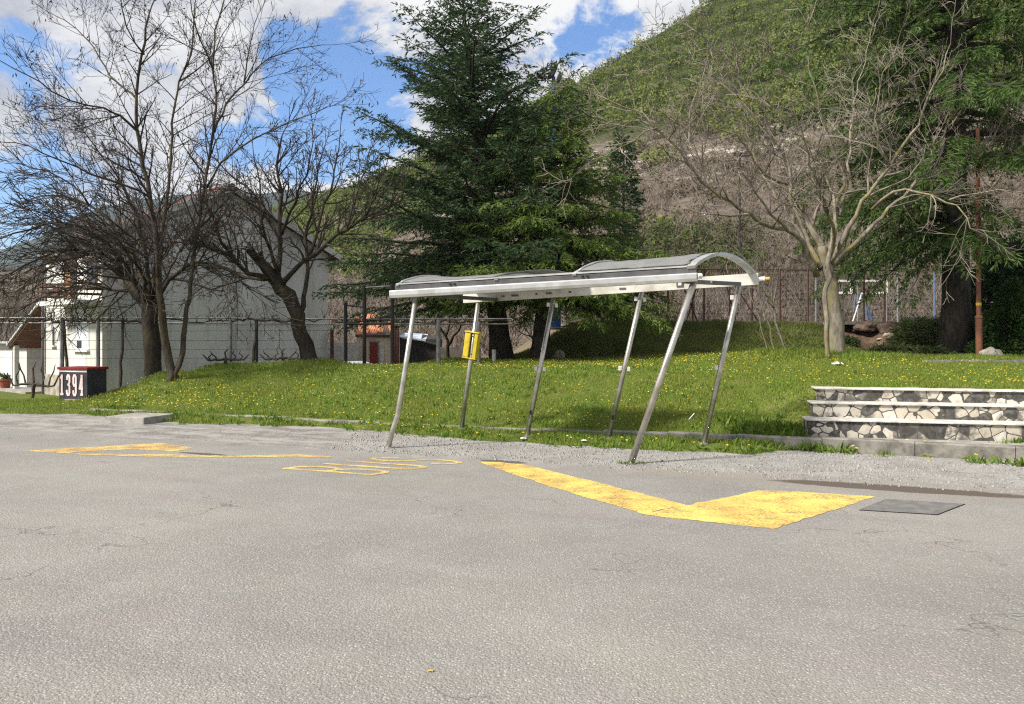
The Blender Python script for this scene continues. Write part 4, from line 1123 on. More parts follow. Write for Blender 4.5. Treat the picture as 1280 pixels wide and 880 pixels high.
# ================================================================== bare trees
def bark(name,c1,c2,moss=None,amt=.5,scale=5):
    m,nt,b=newmat(name); P=coords(nt)
    a=noise(nt,stretch(nt,P,(1,1,.3)),scale*2,6,.7)
    col=mix(nt,mrange(nt,a,.36,.64),c1,c2)
    if moss: col=mix(nt,mth(nt,'MULTIPLY',mrange(nt,noise(nt,P,scale*.5,5,.65),.48,.64),amt),col,moss)
    setc(nt,b,col); b.inputs['Roughness'].default_value=.95; b.inputs['Specular IOR Level'].default_value=.1
    bump(nt,b,a,.9,.03); return m
def rot_about(v,axis,ang): return Matrix.Rotation(ang,3,axis)@v
class BareTree:
    def __init__(s,seed): s.rg=random.Random(seed); s.tr=MB(); s.cr=MB(); s.tips=[]
    def twig(s,p,d,L,r,lev,cfg,par_r=0):
        rg=s.rg; n=max(2,int(L/cfg['seg']))+1; pts=[Vector(p)]; d=d.normalized(); dirs=[d]
        st=L/n
        for i in range(n):
            w=Vector((rg.gauss(0,1),rg.gauss(0,1),rg.gauss(0,1)))*cfg['wig']
            d=(d+w+Vector(cfg['trop'])*cfg['tropk']*(1 if lev<=1 else 1.2)).normalized()
            pts.append(pts[-1]+d*st); dirs.append(d)
        rmin=cfg['rmin']
        rads=[max(rmin*.75,lerp(r,max(rmin*.7,r*.35),i/n)) for i in range(n+1)]
        mb=s.tr if r>cfg['split'] else s.cr
        mb.tube(pts,rads,6 if r>.06 else (4 if r>.022 else 3),cap=False)
        if lev>=cfg['maxlev']: s.tips.append(pts[-1]); return
        nc=cfg['dens'][lev]*L; nc=int(nc)+(1 if rg.random()<nc-int(nc) else 0)
        for k in range(nc):
            t=rg.uniform(cfg.get('t0',.2),1.0)**.85; i=min(n-1,int(t*n)); fpos=pts[i].lerp(pts[i+1],t*n-i)
            ax=dirs[i].cross(Vector((rg.gauss(0,1),rg.gauss(0,1),rg.gauss(0,1))))
            if ax.length<1e-4: continue
            dd=rot_about(dirs[i],ax.normalized(),math.radians(rg.uniform(*cfg['ang'])))
            s.twig(fpos,dd,max(.12,L*rg.uniform(*cfg['ratio'])*(1.15-.5*t)),max(rmin,rads[i]*rg.uniform(.45,.7)),lev+1,cfg)
    def limb(s,pts,r0,r1,cfg,lev=0,dens=1.,t0=.25,tip=True,mb=None):
        """a main limb through given points, then its side branches"""
        rg=s.rg; P=[Vector(p) for p in pts]
        # smooth + gnarl
        Q=[]
        for i in range(len(P)-1):
            a=P[max(0,i-1)]; b=P[i]; c=P[i+1]; d=P[min(len(P)-1,i+2)]
            ns=max(2,int((c-b).length/.28))
            for k in range(ns):
                t=k/ns
                Q.append(.5*((2*b)+(c-a)*t+(2*a-5*b+4*c-d)*t*t+(3*b-a-3*c+d)*t**3))
        Q.append(P[-1])
        g=cfg.get('gnarl',.02)
        for q in Q[1:-1]: q+=Vector((rg.gauss(0,1),rg.gauss(0,1),rg.gauss(0,1)))*g
        n=len(Q)-1; rads=[lerp(r0,r1,(i/n)**(.6 if r0>r1*1.6 else 1))*(1+rg.uniform(-.06,.06)) for i in range(n+1)]
        (mb or s.tr).tube(Q,rads,10 if r0>.1 else 6)
        Ltot=sum((Q[i+1]-Q[i]).length for i in range(n))
        nb=int(cfg['limbdens']*Ltot*dens*(1-t0))
        for k in range(nb):
            t=lerp(t0,1,(k+rg.random())/max(1,nb)); i=min(n-1,int(t*n))
            tg=(Q[i+1]-Q[i]).normalized(); ax=tg.cross(Vector((rg.gauss(0,1),rg.gauss(0,1),rg.gauss(0,1))))
            if ax.length<1e-4: continue
            dd=rot_about(tg,ax.normalized(),math.radians(rg.uniform(*cfg['ang'])))
            s.twig(Q[i],dd,cfg['L']*rg.uniform(.55,1.25)*(1.1-.55*t),max(cfg['rmin']*1.3,min(rads[i]*.6,cfg['rb'])),1,cfg)
        if tip: s.twig(Q[-1],(Q[-1]-Q[-2]),cfg['L']*.8,r1,1,cfg)
    def done(s,name,label,cat,base,mt,mc,group=None):
        t=thing(name,label,cat,base,group)
        s.tr.build('trunk',mt,t,smooth=True)
        s.cr.build('crown',mc,t)
        return t
def px3(lst,d):  # (px,py[,depth offset])
    return [W(p[0],p[1],d+(p[2] if len(p)>2 else 0)) for p in lst]

M['bark_slim']=bark('slim_tree_bark',(.085,.07,.052),(.04,.033,.027),(.10,.085,.028),.5)
M['twig_slim']=simple('slim_twigs',(.028,.022,.02),(.045,.034,.03),3,.9)
M['bark_dark']=bark('pollard_bark',(.055,.045,.036),(.025,.021,.018),(.075,.07,.03),.4)
M['twig_dark']=simple('pollard_twigs',(.035,.028,.023),(.06,.05,.038),2,.9)
M['bark_pale']=bark('lichen_bark',(.28,.25,.20),(.13,.11,.085),(.22,.185,.045),.65,4)
M['twig_pale']=simple('pale_twigs',(.235,.20,.165),(.10,.082,.068),.6,.9)

# --- slim forked tree
T=BareTree(1); D1=18.6
cfg=dict(seg=.22,wig=.085,trop=(0,0,1),tropk=.035,rmin=.0048,split=.028,maxlev=3,dens=[0,4.8,5.6,0],ang=(22,60),ratio=(.38,.62),limbdens=5.4,L=1.6,rb=.026,gnarl=.018)
L1=[([(214,490),(215,476),(216,468),(208,440),(203,400,-.1),(198,350,-.1),(196,310,-.1),(190,262,-.2),(180,210,-.2),(174,180,-.2),(172,142,-.3),(171,97,-.3),(180,68,-.4),(186,20,-.5)],0.130,0.0200,.35),
    ([(222,490),(220,476),(220,468),(227,440,.1),(232,400,.2),(240,340,.2),(246,290,.2),(258,220,.3),(268,150,.4),(266,86,.5),(270,38,.6),(284,-15,.7)],0.088,0.0135,.38),
    ([(196,300,-.1),(208,260,.3),(213,200,.8),(216,142,1.),(225,101,1.3),(240,60,1.6),(243,10,1.8)],0.048,0.0165,.3),
    ([(225,101,1.3),(245,88,1.5),(263,72,1.7),(280,40,2)],0.024,0.0120,.2),
    ([(173,165,-.2),(150,145,-.7),(131,137,-1),(86,124,-1.6),(50,104,-2),(14,84,-2.4)],0.034,0.0105,.2),
    ([(171,124,-.3),(139,94,.2),(118,62,.5),(96,36,.8),(70,20,1)],0.028,0.0097,.2),
    ([(258,235,.3),(278,205,.0),(300,185,-.4),(330,168,-.8),(350,158,-1),(398,139,-1.4)],0.032,0.0097,.25),
    ([(268,165,.4),(285,130,.9),(305,103,1.3),(337,72,1.7),(370,62,2),(404,56,2.2)],0.034,0.0090,.25),
    ([(188,247,-.2),(150,229,-.9),(94,210,-1.4),(38,184,-1.9),(6,178,-2.2)],0.032,0.0090,.2),
    ([(178,200,-.2),(150,176,.5),(120,168,1.1),(80,160,1.5)],0.024,0.0090,.2),
    ([(246,290,.2),(262,262,1),(285,235,1.7),(318,222,2.1)],0.024,0.0090,.2),
    ([(266,86,.5),(250,50,.1),(240,15,-.2),(236,-20,-.4)],0.024,0.0105,.2),
    ([(305,103,1.3),(312,60,1.4),(322,20,1.6)],0.022,0.0090,.1),
    ([(180,68,-.4),(160,35,-.9),(150,-10,-1.2)],0.024,0.0097,.1)]
for pts,r0,r1,t0 in L1: T.limb(px3(pts,D1),r0,r1,cfg,t0=t0)
t1=T.done('bare_tree','tall slim bare tree with two stems forking at the ground on the bank','tree',G(216,D1),M['bark_slim'],M['twig_slim'])
# seed pods left on the twigs
rg=np.random.default_rng(3); tips=np.array([tuple(p) for p in T.tips]); sel=rg.random(len(tips))<.16; tp=tips[sel]; tp=np.repeat(tp,2,0)+rg.normal(size=(len(tp)*2,3))*.05
Dn=nrm(rg.normal(size=(len(tp),3))*.5+np.array([0,0,-1.])); 
M['pods']=leafmat('seed_pods',[(.06,.035,.025),(.10,.06,.035),(.045,.03,.025)],0,.8)
tag(fast_mesh('seed_pods',diamonds(tp,Dn,rg.uniform(.06,.12,len(tp)),.03,rg),4,M['pods'],t1),kind='stuff')

# --- pollards
def pollard(seed,d,limbs,cfg,name,label,base):
    T=BareTree(seed)
    for pts,r0,r1,t0 in limbs: T.limb(px3(pts,d),r0,r1,cfg,t0=t0)
    return T.done(name,label,'tree',base,M['bark_dark'],M['twig_dark'])
cfg2=dict(seg=.2,wig=.10,trop=(-.45,-.1,-.10),tropk=.05,rmin=.0085,split=.04,maxlev=3,dens=[0,4.2,4.0,0],ang=(18,55),ratio=(.42,.66),limbdens=6.5,L=1.9,rb=.032,gnarl=.03)
A2=[([(193,486),(192,466),(190,430),(188,400),(183,378)],0.215,0.1900,.99),
    ([(185,388),(168,352,-.4),(140,325,-.8),(100,313,-1.2),(55,320,-1.5),(12,342,-1.8)],0.088,0.0150,.25),
    ([(187,384),(172,332,.4),(150,290,.8),(112,258,1.3),(66,244,1.7),(30,252,2)],0.088,0.0150,.25),
    ([(189,380),(184,322,-.2),(170,272,-.5),(152,228,-.7),(128,196,-.9)],0.080,0.0150,.3),
    ([(191,380),(198,322,.2),(206,272,.5),(222,226,.8)],0.080,0.0150,.3),
    ([(191,388),(212,350,-.3),(244,328,-.8),(282,334,-1.2),(312,362,-1.5)],0.080,0.0135,.3),
    ([(187,394),(168,368,.5),(128,360,1.),(74,364,1.4),(28,384,1.7)],0.072,0.0135,.25),
    ([(186,386),(160,335,-.9),(112,290,-1.7),(56,280,-2.3),(2,298,-2.8)],0.080,0.0135,.25),
    ([(192,380),(212,335,.9),(236,300,1.7),(262,285,2.3)],0.064,0.0135,.3),
    ([(186,384),(170,345,1.4),(140,310,2.6),(100,300,3.4)],0.072,0.0135,.3),
    ([(187,384),(176,340,-1.2),(156,310,-2.2),(128,288,-3)],0.072,0.0135,.3),
    ([(140,325,-.8),(112,336,-.4),(70,345,-.2),(30,358,0)],0.040,0.0112,.1),
    ([(112,258,1.3),(90,232,1.2),(58,214,1.2),(28,206,1.2)],0.036,0.0112,.1)]
pollard(21,20.0,A2,cfg2,'pollard_tree','dark wide pollarded tree whose arching branches sweep left over the black box',G(192,20))
cfg3=dict(seg=.2,wig=.11,trop=(0,0,1),tropk=.055,rmin=.0085,split=.04,maxlev=3,dens=[0,4.4,3.6,0],ang=(20,55),ratio=(.40,.62),limbdens=8.0,L=1.2,rb=.034,gnarl=.035)
A3=[([(391,470),(389,457),(383,430),(376,405,0),(366,383,0),(352,360),(341,346)],0.200,0.1700,.99),
    ([(345,350),(322,345,-.3),(298,330,-.7),(276,304,-1),(266,272,-1.3),(258,240,-1.4)],0.088,0.0188,.3),
    ([(335,348),(304,346,.4),(270,334,.9),(240,332,1.3),(212,346,1.6)],0.072,0.0150,.3),
    ([(350,358),(350,320,.1),(352,280,.2),(350,240,.2),(348,205,.2),(352,172,.3)],0.092,0.0210,.35),
    ([(352,358),(366,337,-.3),(392,318,-.7),(420,296,-1),(452,276,-1.3),(488,258,-1.6),(508,244,-1.8)],0.088,0.0165,.3),
    ([(386,320,-.6),(396,290,-.5),(405,255,-.5),(418,215,-.4),(424,184,-.3)],0.056,0.0150,.2),
    ([(374,395,.1),(382,355,.4),(383,312,.7),(388,270,.9),(395,228,1.1),(402,195,1.2)],0.080,0.0188,.35),
    ([(352,300,.2),(330,266,.6),(306,236,1),(284,212,1.3),(266,196,1.5)],0.052,0.0135,.2),
    ([(352,292,.2),(368,252,-.3),(383,216,-.7),(391,180,-1)],0.052,0.0135,.2),
    ([(348,340),(334,302,-.7),(328,262,-1.2),(322,214,-1.5)],0.064,0.0150,.3),
    ([(430,290,-1.1),(445,250,-.9),(455,216,-.7)],0.040,0.0135,.1),
    ([(452,276,-1.3),(470,245,-1.9),(480,215,-2.2)],0.036,0.0120,.1),
    ([(298,330,-.7),(280,318,-1.2),(256,306,-1.6),(238,286,-1.9)],0.040,0.0135,.1),
    ([(346,345),(330,325,1.0),(306,300,1.9),(290,270,2.5)],0.064,0.0150,.3)]
pollard(22,20.2,A3,cfg3,'pollard_tree','dark pollarded tree on a leaning pale trunk with dense upright shoots before the grey gable',G(388,20.2))

# --- right bare tree
T=BareTree(4); D4=20.0
cfg4=dict(seg=.22,wig=.15,trop=(0,0,1),tropk=.03,rmin=.0070,split=.03,maxlev=3,dens=[0,4.4,3.8,0],ang=(25,65),ratio=(.40,.62),limbdens=4.2,L=1.75,rb=.042,gnarl=.03)
A4=[([(1047,453),(1045,420),(1042,385),(1037,350),(1031,326),(1027,308)],0.260,0.1000,.99),
    ([(1034,453,-.75),(1032,425,-.72),(1034,400,-.72),(1033,372,-.7),(1034,345,-.62),(1038,310,-.45),(1044,280,-.4)],0.060,0.0600,.99),
    ([(1021,345),(1004,305,-.3),(984,287,-.5),(950,277,-.7),(924,262,-.9),(890,236,-1.2),(867,217,-1.4),(850,190,-1.5),(822,160,-1.7),(795,140,-1.8),(745,118,-2)],0.092,0.0105,.25),
    ([(1027,335),(1010,305,.4),(990,250,.8),(984,202,1.1),(961,169,1.3),(939,142,1.5),(905,105,1.8),(888,62,2)],0.080,0.0105,.28),
    ([(1032,330),(1044,285,.2),(1048,244,.3),(1055,215,.3),(1040,187,.2),(1028,150,0),(1018,108,-.2),(1010,70,-.3)],0.088,0.0105,.3),
    ([(1035,332),(1055,296,-.4),(1085,240,-.8),(1111,210,-1.1),(1137,169,-1.4),(1160,124,-1.6),(1188,55,-1.9)],0.088,0.0097,.3),
    ([(1036,340),(1055,318,.3),(1085,287,.6),(1130,246,1),(1160,222,1.2),(1197,208,1.5),(1235,183,1.8),(1276,95,2.2)],0.080,0.0097,.3),
    ([(1090,262,-.8),(1118,238,-1.3),(1149,240,-1.7),(1197,259,-2.2),(1216,285,-2.4),(1239,290,-2.6)],0.044,0.0090,.35),
    ([(1186,250,-2.1),(1220,241,-2.3),(1270,240,-2.6)],0.024,0.0080,.1),
    ([(1050,270,.3),(1062,205,.7),(1064,150,1),(1077,92,1.3),(1088,42,1.5)],0.056,0.0097,.25),
    ([(939,142,1.5),(927,101,1.2),(894,56,1),(848,42,.8)],0.026,0.0083,.1),
    ([(890,236,-1.2),(870,190,-.8),(862,140,-.5),(880,90,-.2)],0.036,0.0090,.1),
    ([(822,160,-1.7),(800,168,-1.8),(775,185,-2),(740,200,-2.1)],0.021,0.0080,.1),
    ([(985,230,.9),(955,215,.4),(920,170,0),(880,150,-.3),(848,110,-.5)],0.040,0.0090,.2),
    ([(1111,210,-1.1),(1095,165,-1.5),(1100,110,-1.8),(1120,60,-2)],0.040,0.0090,.2),
    ([(1130,246,1),(1165,190,1.4),(1200,140,1.7),(1225,95,2)],0.040,0.0090,.2),
    ([(1025,335,.2),(1000,290,1.2),(965,240,2.1),(940,190,2.8),(930,140,3.2)],0.072,0.0097,.3),
    ([(1034,335,-.2),(1040,280,-1.1),(1020,220,-2),(1000,165,-2.6),(985,110,-3)],0.064,0.0097,.3),
    ([(1197,208,1.5),(1235,215,1.8),(1285,190,2)],0.024,0.0083,.1),
    ([(984,287,-.5),(955,255,-.9),(930,215,-1.2),(905,190,-1.4)],0.040,0.0090,.2)]
for pts,r0,r1,t0 in A4: T.limb(px3(pts,D4),r0,r1,cfg4,t0=t0)
T.done('bare_tree','broad bare tree with pale lichened trunk and wide twisted crown beside the stone steps','tree',G(1042,D4),M['bark_pale'],M['twig_pale'])
# saplings
cfg5=dict(seg=.2,wig=.10,trop=(0,0,1),tropk=.04,rmin=.006,split=.02,maxlev=2,dens=[0,2.2,0],ang=(20,55),ratio=(.4,.6),limbdens=2.6,L=.9,rb=.014,gnarl=.02)
T=BareTree(6)
for pts,r0,r1 in (([(985,452),(976,420),(966,385),(955,362),(940,355)],.04,.018),([(972,452),(964,425),(958,395),(950,370),(945,340)],.032,.015),
                  ([(964,452),(955,425),(948,395),(936,365)],.028,.012),([(966,385),(966,350),(974,320),(990,300)],.03,.012),([(966,385),(972,355),(985,335),(1002,330)],.02,.01),([(945,345),(930,322),(910,300),(895,292)],.02,.010)):
    T.limb(px3(pts,20.6),r0,r1,cfg5,t0=.3)
T.done('bare_sapling','clump of thin bare saplings left of the pale trunked tree','sapling',G(973,20.6),M['bark_pale'],M['twig_pale'])
T=BareTree(7)
for pts,r0,r1 in (([(560,456),(560,435),(557,420),(548,405),(541,392)],.09,.02),([(560,432),(568,420),(577,408),(584,398)],.06,.018),([(557,420),(561,405),(560,388)],.05,.015),([(548,405),(560,398),(570,388)],.03,.012)):
    T.limb(px3(pts,27),r0,r1,dict(cfg5,L=1.0,limbdens=3),t0=.3)
T.done('fruit_tree','small dark bare fruit tree between the grey trellis posts','tree',G(560,27),M['bark_dark'],M['twig_dark'])
T=BareTree(8)
for pts,r0,r1 in (([(676,455),(668,430),(660,415),(650,405)],.05,.015),([(668,430),(662,405),(664,390)],.03,.012),([(664,420),(650,415),(640,400)],.03,.012)):
    T.limb(px3(pts,29),r0,r1,dict(cfg5,L=1.0,limbdens=3),t0=.2)
T.done('bare_sapling','thin bare shrub between the two cedar trunks','sapling',G(672,29),M['bark_dark'],M['twig_pale'])

# ================================================================== conifers
def needles_mat(name,cols,big,bs=.8,tr=.3): return leafmat(name,cols,tr,.55,big,bs)
M['cedar_dark']=needles_mat('cedar_needles',[(0.0180,0.0408,0.0192),(0.0336,0.0660,0.0264),(0.0576,0.0936,0.0312),(0.0252,0.0528,0.0228)],(0.0384,0.0696,0.0240))
M['cedar_green']=needles_mat('green_cedar_needles',[(0.0513,0.0945,0.0216),(0.0878,0.1485,0.0297),(0.1553,0.2093,0.0405),(0.0702,0.1215,0.0257)],(0.1148,0.1620,0.0324))
M['deodar']=needles_mat('deodar_needles',[(0.0324,0.0675,0.0189),(0.0594,0.1080,0.0257),(0.1013,0.1593,0.0351),(0.0446,0.0837,0.0230)],(0.0702,0.1148,0.0270))
M['bark_cedar']=bark('cedar_bark',(.065,.055,.048),(.028,.024,.022))
def conifer(seed,name,label,base,top,r0,h0,nbr,Lf,asc,mat,droop=.35,tipup=.1,tw=.17,twl=.34,nl=.2,nw=.035,per=3,hang=.25,extra=(),step=.11,azf=None,barkm=None,hmax=1.0):
    rg=random.Random(seed); r=np.random.default_rng(seed)
    base=Vector(base); top=Vector(top); tr=MB()
    H=(top-base).length
    n=14; tr.tube([base.lerp(top,i/n)-Vector((0,0,.15 if i==0 else 0)) for i in range(n+1)],[max(.02,lerp(r0,.02,(i/n)**.85))*(1.25 if i==0 else 1) for i in range(n+1)],12)
    P=[];D=[]
    def spray(p,d,L,w):
        m=max(2,int(L/step)); q=Vector(p); d=Vector(d)
        for i in range(m+1):
            t=i/m
            dd=(d+Vector((0,0,-hang*t*1.6))).normalized(); q=q+dd*(L/m)
            for k in range(per):
                v=dd*.9+Vector((rg.gauss(0,.55),rg.gauss(0,.55),rg.gauss(0,.3)-.12))
                P.append(tuple(q)); D.append(tuple(v))
    def branch(p0,az,L,el,dr,tu):
        n=9; pts=[]; ca,sa=math.cos(az),math.sin(az); bend=rg.uniform(-.18,.18)
        for i in range(n+1):
            t=i/n; x=L*t*math.cos(el); z=L*(math.sin(el)*t-dr*t*t+tu*t**3)
            lat=bend*L*t*t
            pts.append(p0+Vector((ca*x-sa*lat,sa*x+ca*lat,z))+Vector((rg.gauss(0,.02),rg.gauss(0,.02),rg.gauss(0,.02)))*L*.3)
        rb=max(.012,min(.02*L+.006,r0*.5)); tr.tube(pts,[lerp(rb,.006,i/n) for i in range(n+1)],4,cap=False)
        m=int(L/tw); 
        for k in range(m):
            t=lerp(.10,1,((k+rg.random())/m)**.85); i=min(n-1,int(t*n)); p=pts[i].lerp(pts[i+1],t*n-i)
            tg=(pts[i+1]-pts[i]).normalized(); sd=tg.cross(Vector((0,0,1))).normalized()
            for s in (-1,1):
                if rg.random()<.12: continue
                d=(sd*s*rg.uniform(.5,1.1)+tg*rg.uniform(.35,.8)+Vector((0,0,rg.uniform(-.28,.22)))).normalized()
                spray(p,d,(twl*L*.62*(1.12-t)*rg.uniform(.55,1.2)+.16),0)
        spray(pts[-1],(pts[-1]-pts[-2]).normalized(),.22,0)
    for i in range(nbr):
        f=(i+rg.random()*.9)/nbr; hh=h0+(hmax-h0)*f
        az=i*2.39996+rg.uniform(-.5,.5)
        if azf and not azf(az,hh,rg): continue
        L=Lf(hh)*rg.uniform(.5,1.22)
        branch(base.lerp(top,hh),az,L,math.radians(asc(hh)+rg.uniform(-9,9)),droop*rg.uniform(.6,1.3),tipup)
    for (hh,az,L,el,dr,tu) in extra: branch(base.lerp(top,hh),math.radians(az),L,math.radians(el),dr,tu)
    spray(base.lerp(top,.985),Vector((0,0,1)),.35,0)
    t=thing(name,label,'tree',base)
    tr.build('trunk',barkm or M['bark_cedar'],t,smooth=True)
    P=np.array(P); D=nrm(np.array(D)); 
    pass
    fast_mesh('crown',diamonds(P,D,r.uniform(.65,1.3,len(P))*nl,nw*r.uniform(.8,1.3,len(P)),r),4,mat,t)
    return t
# tall dark cedar
def Lc1(h_): return pw([0,.16,.3,.5,.7,.85,1],[3.6,4.5,4.4,3.9,3.0,1.9,.35],h_)
conifer(31,'cedar','tall dark cedar with long ragged upswept branches, the left trunk of the pair',G(628,25,-.1),W(577,-12,25),.36,.165,170,Lc1,lambda x:lerp(0,38,x**.7),M['cedar_dark'],.22,.10,nl=.17,nw=.032,per=4,twl=.36,tw=.15,extra=[(.55,4,3.9,40,.05,.12),(.62,10,3.1,42,.05,.1),(.5,178,3.6,32,.1,.12),(.66,186,2.9,34,.08,.1),(.42,170,3.9,24,.15,.1),(.2,185,5.2,6,.22,.08),(.26,176,5.0,8,.2,.08),(.3,192,4.7,10,.2,.08),(.22,205,5.0,6,.24,.08),(.35,183,4.5,14,.18,.08),(.27,215,4.6,8,.22,.08),(.18,178,4.9,3,.26,.06),(.16,200,4.6,2,.25,.06),(.24,160,4.6,10,.22,.08)])
# second greener cedar
def Lc2(h_): return pw([0,.14,.3,.55,.8,1],[3.5,4.0,3.6,2.5,1.3,.3],h_)
conifer(32,'cedar','shorter bright green cedar with layered drooping branches in front of the tall dark one',G(674,24,-.1),W(702,98,24),.30,.20,135,Lc2,lambda x:lerp(0,22,x),M['cedar_green'],.34,.10,hang=.4,nl=.16,nw=.03,per=4,twl=.36,tw=.14,extra=[(0.26,5,3.9,2,.25,.05),(0.29,12,3.7,4,.25,.05),(0.23,18,3.8,0,.28,.05),(0.34,0,3.5,5,.25,.05),(0.39,-10,3.1,8,.25,.05),(0.28,-35,3.6,2,.28,.05),(0.26,-55,3.4,2,.28,.05),(0.41,-70,2.7,8,.25,.05),(0.47,-120,2.4,10,.22,.05),(0.35,-150,3.0,6,.28,.05),(0.23,-20,3.7,0,.3,.05),(0.32,-8,3.2,6,.28,.05),(0.23,-75,3.0,0,.3,.05),(0.35,-100,2.8,6,.3,.05),(0.28,-140,2.9,2,.3,.05)])
# big conifer at the right
def Lc3(h_): return pw([0,.2,.4,.8,1],[4.6,5.4,5.6,3.5,.8],h_)
conifer(33,'big_conifer','huge dark conifer with long drooping branches at the right, its trunk beside the rusty pole',G(1196,24,-.1),W(1186,-470,24),.44,.155,135,Lc3,lambda x:lerp(-2,22,x),M['deodar'],.40,.06,tw=.16,twl=.28,nl=.19,nw=.034,hang=.75,per=5,
    extra=[(.20,182,3.9,2,.5,.02),(.21,196,3.7,2,.5,.02),(.23,176,4.2,4,.45,.02),(.175,188,3.4,-2,.48,.02),(.165,200,3.2,-6,.5,.02),(.19,172,3.4,0,.5,.02),(.18,-110,2.6,-4,.5,.02),(.155,-150,2.9,-8,.5,.02),(.3,195,4.2,10,.35,.05),(.38,190,4.8,14,.35,.05),(.45,200,5.2,16,.35,.05),(.5,185,5.4,18,.3,.05),(.36,-60,4.6,8,.4,.05),(.42,-80,4.8,12,.4,.05)],
    azf=lambda az,hh,rg: not (hh<.30 and math.cos(az)>.35) )
# dark cypress on the slope
def Lc4(h_): return pw([0,.1,.5,.9,1],[.5,1.2,1.0,.45,.1],h_)
cb=Vector(((780-640)/F*42,42,2.0))
conifer(34,'cypress','narrow dark cypress behind the right edge of the cedar pair','%s'%'' or cb,W(779,166,42),.14,.04,120,Lc4,lambda x:38,M['cedar_dark'],.05,.05,tw=.2,twl=.5,nl=.3,nw=.09,per=2,step=.2)

# rounded conifer shrub and junipers
def bush(seed,name,label,c,rx,ry,rz,N,mat,nl,nw,cat='shrub',layers=True,cone=False,group=None):
    r=np.random.default_rng(seed); u=nrm(r.normal(size=(N,3))); u[:,2]=np.abs(u[:,2])
    rad=r.uniform(.35,1.0,(N,1))**.5
    lump=1+.16*np.sin(u[:,:1]*9+seed)*np.cos(u[:,1:2]*8)+.12*np.sin(u[:,2:3]*17)
    p=u*rad*lump
    if cone: p[:,:2]*=(1.15-.75*p[:,2:3])
    P=np.array(c)+p*np.array([rx,ry,rz])
    D=nrm(u*np.array([1,1,.25])+r.normal(size=(N,3))*.5+np.array([0,0,-.15]))
    t=thing(name,label,cat,c,group)
    fast_mesh('foliage',diamonds(P,D,r.uniform(.6,1.3,N)*nl,nw,r),4,mat,t)
    m=MB(); rg=random.Random(seed)
    for k in range(9):
        a=rg.uniform(0,6.28); q=Vector(c)+Vector((math.cos(a)*rx*.5,math.sin(a)*ry*.5,rz*.6))
        m.tube([Vector(c)-Vector((0,0,.15)),Vector(c).lerp(q,.5)+Vector((0,0,.05)),q],[.04,.025,.01],5)
    m.build('stem',M['bark_cedar'],t)
M['thuja']=needles_mat('thuja_leaves',[(.02,.05,.012),(.038,.08,.016),(.055,.105,.02)],(.03,.06,.014),2.5)
M['juniper']=needles_mat('juniper_leaves',[(.03,.05,.018),(.05,.075,.022),(.085,.105,.035),(.04,.06,.02)],(.07,.09,.03),1.5)
bush(61,'conifer_shrub','rounded dense dark green conifer shrub at the right edge of the lawn',G(1264,23,-.05),.95,.95,2.1,26000,M['thuja'],.12,.05,cone=True)
bush(62,'dark_shrub','dark leafy shrub standing behind the rounded conifer shrub',G(1262,27,-.05),1.5,1.2,3.3,12000,M['cedar_dark'],.2,.07)
for k,(px,d,rx,ry,rz,lab) in enumerate(((1180,25.6,1.5,1.0,.75,'low spreading juniper around the foot of the big conifer trunk'),(1152,26.2,.9,.9,.8,'spreading juniper climbing the bank right of the boulder'),
        (1117,22.8,.75,.5,.32,'small low grey green juniper on the lawn below the washed out bank'),(1160,22.6,.6,.45,.26,'flat small juniper clump left of the rusty pole'),(1215,24.6,.8,.6,.5,'juniper mound between the big trunk and the rounded shrub'),(1058,26.3,.35,.4,.28,'dark low juniper tuft right of the pale trunk'))):
    bush(70+k,'juniper',lab,G(px,d,-.05),rx,ry,rz,int(5200*rx*max(.6,rz)*1.6),M['juniper'],.15,.035,'shrub',group='spreading junipers')
# ================================================================== grass, weeds, flowers
def inside_steps(x,y):
    return x>4.0 and (ykerb(x)-.05<y<ystep(x)+1.25) and x<9.7 and (y<ystep(x)+1.15) and (x>4.62 or y<ystep(x)+.9-.0 and x>4.2+.36*max(0,min(2,(y-ystep(x))/.36))*.5)
M['grass']=leafmat('grass_blades',[(0.1242,0.2106,0.0270),(0.1836,0.2754,0.0367),(0.2430,0.3240,0.0518),(0.1566,0.2322,0.0346),(0.3024,0.3132,0.1026)],.4,.6,(0.2160,0.2592,0.0486),.9)
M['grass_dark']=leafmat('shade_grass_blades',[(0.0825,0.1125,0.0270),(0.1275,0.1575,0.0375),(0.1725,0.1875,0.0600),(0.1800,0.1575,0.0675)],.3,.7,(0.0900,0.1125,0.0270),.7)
def grass(name,N,dens,xr,yr,hr,w,mat,seed,acc):
    rg=random.Random(seed); r=np.random.default_rng(seed)
    pts=[]
    T=0
    while len(pts)<N and T<N*8:
        T+=1
        x=rg.uniform(*xr); y=yr[0]+(yr[1]-yr[0])*rg.random()**1.25
        if abs(x/y)>.70: continue
        k=acc(x,y,rg)
        if k<=0: continue
        pts.append((x,y,h(x,y)-.01,k))
    A=np.array(pts); n=len(A); P=A[:,:3]; k=A[:,3]
    H=r.uniform(hr[0],hr[1],n)*k; a=r.uniform(0,6.283,n); lean=np.abs(r.normal(.45,.35,n))
    L=np.stack([np.cos(a)*lean,np.sin(a)*lean,np.ones(n)],1); L=nrm(L)*H[:,None]
    b=r.uniform(0,6.283,n); S=np.stack([np.cos(b),np.sin(b)*.6,np.zeros(n)],1)*(w*.5)*r.uniform(.7,1.3,n)[:,None]
    V=np.empty((n,4,3)); V[:,0]=P-S; V[:,1]=P+S; V[:,2]=P+L*.6+S*.8+np.array([0,0,.1])*H[:,None]; V[:,3]=P+L
    o=fast_mesh(name,V.reshape(-1,3),4,mat); return tag(o,kind='stuff')
def kerbclear(x,y):
    d=y-ykerb(x); return not(-.02<d<.17 and x>-8.8)
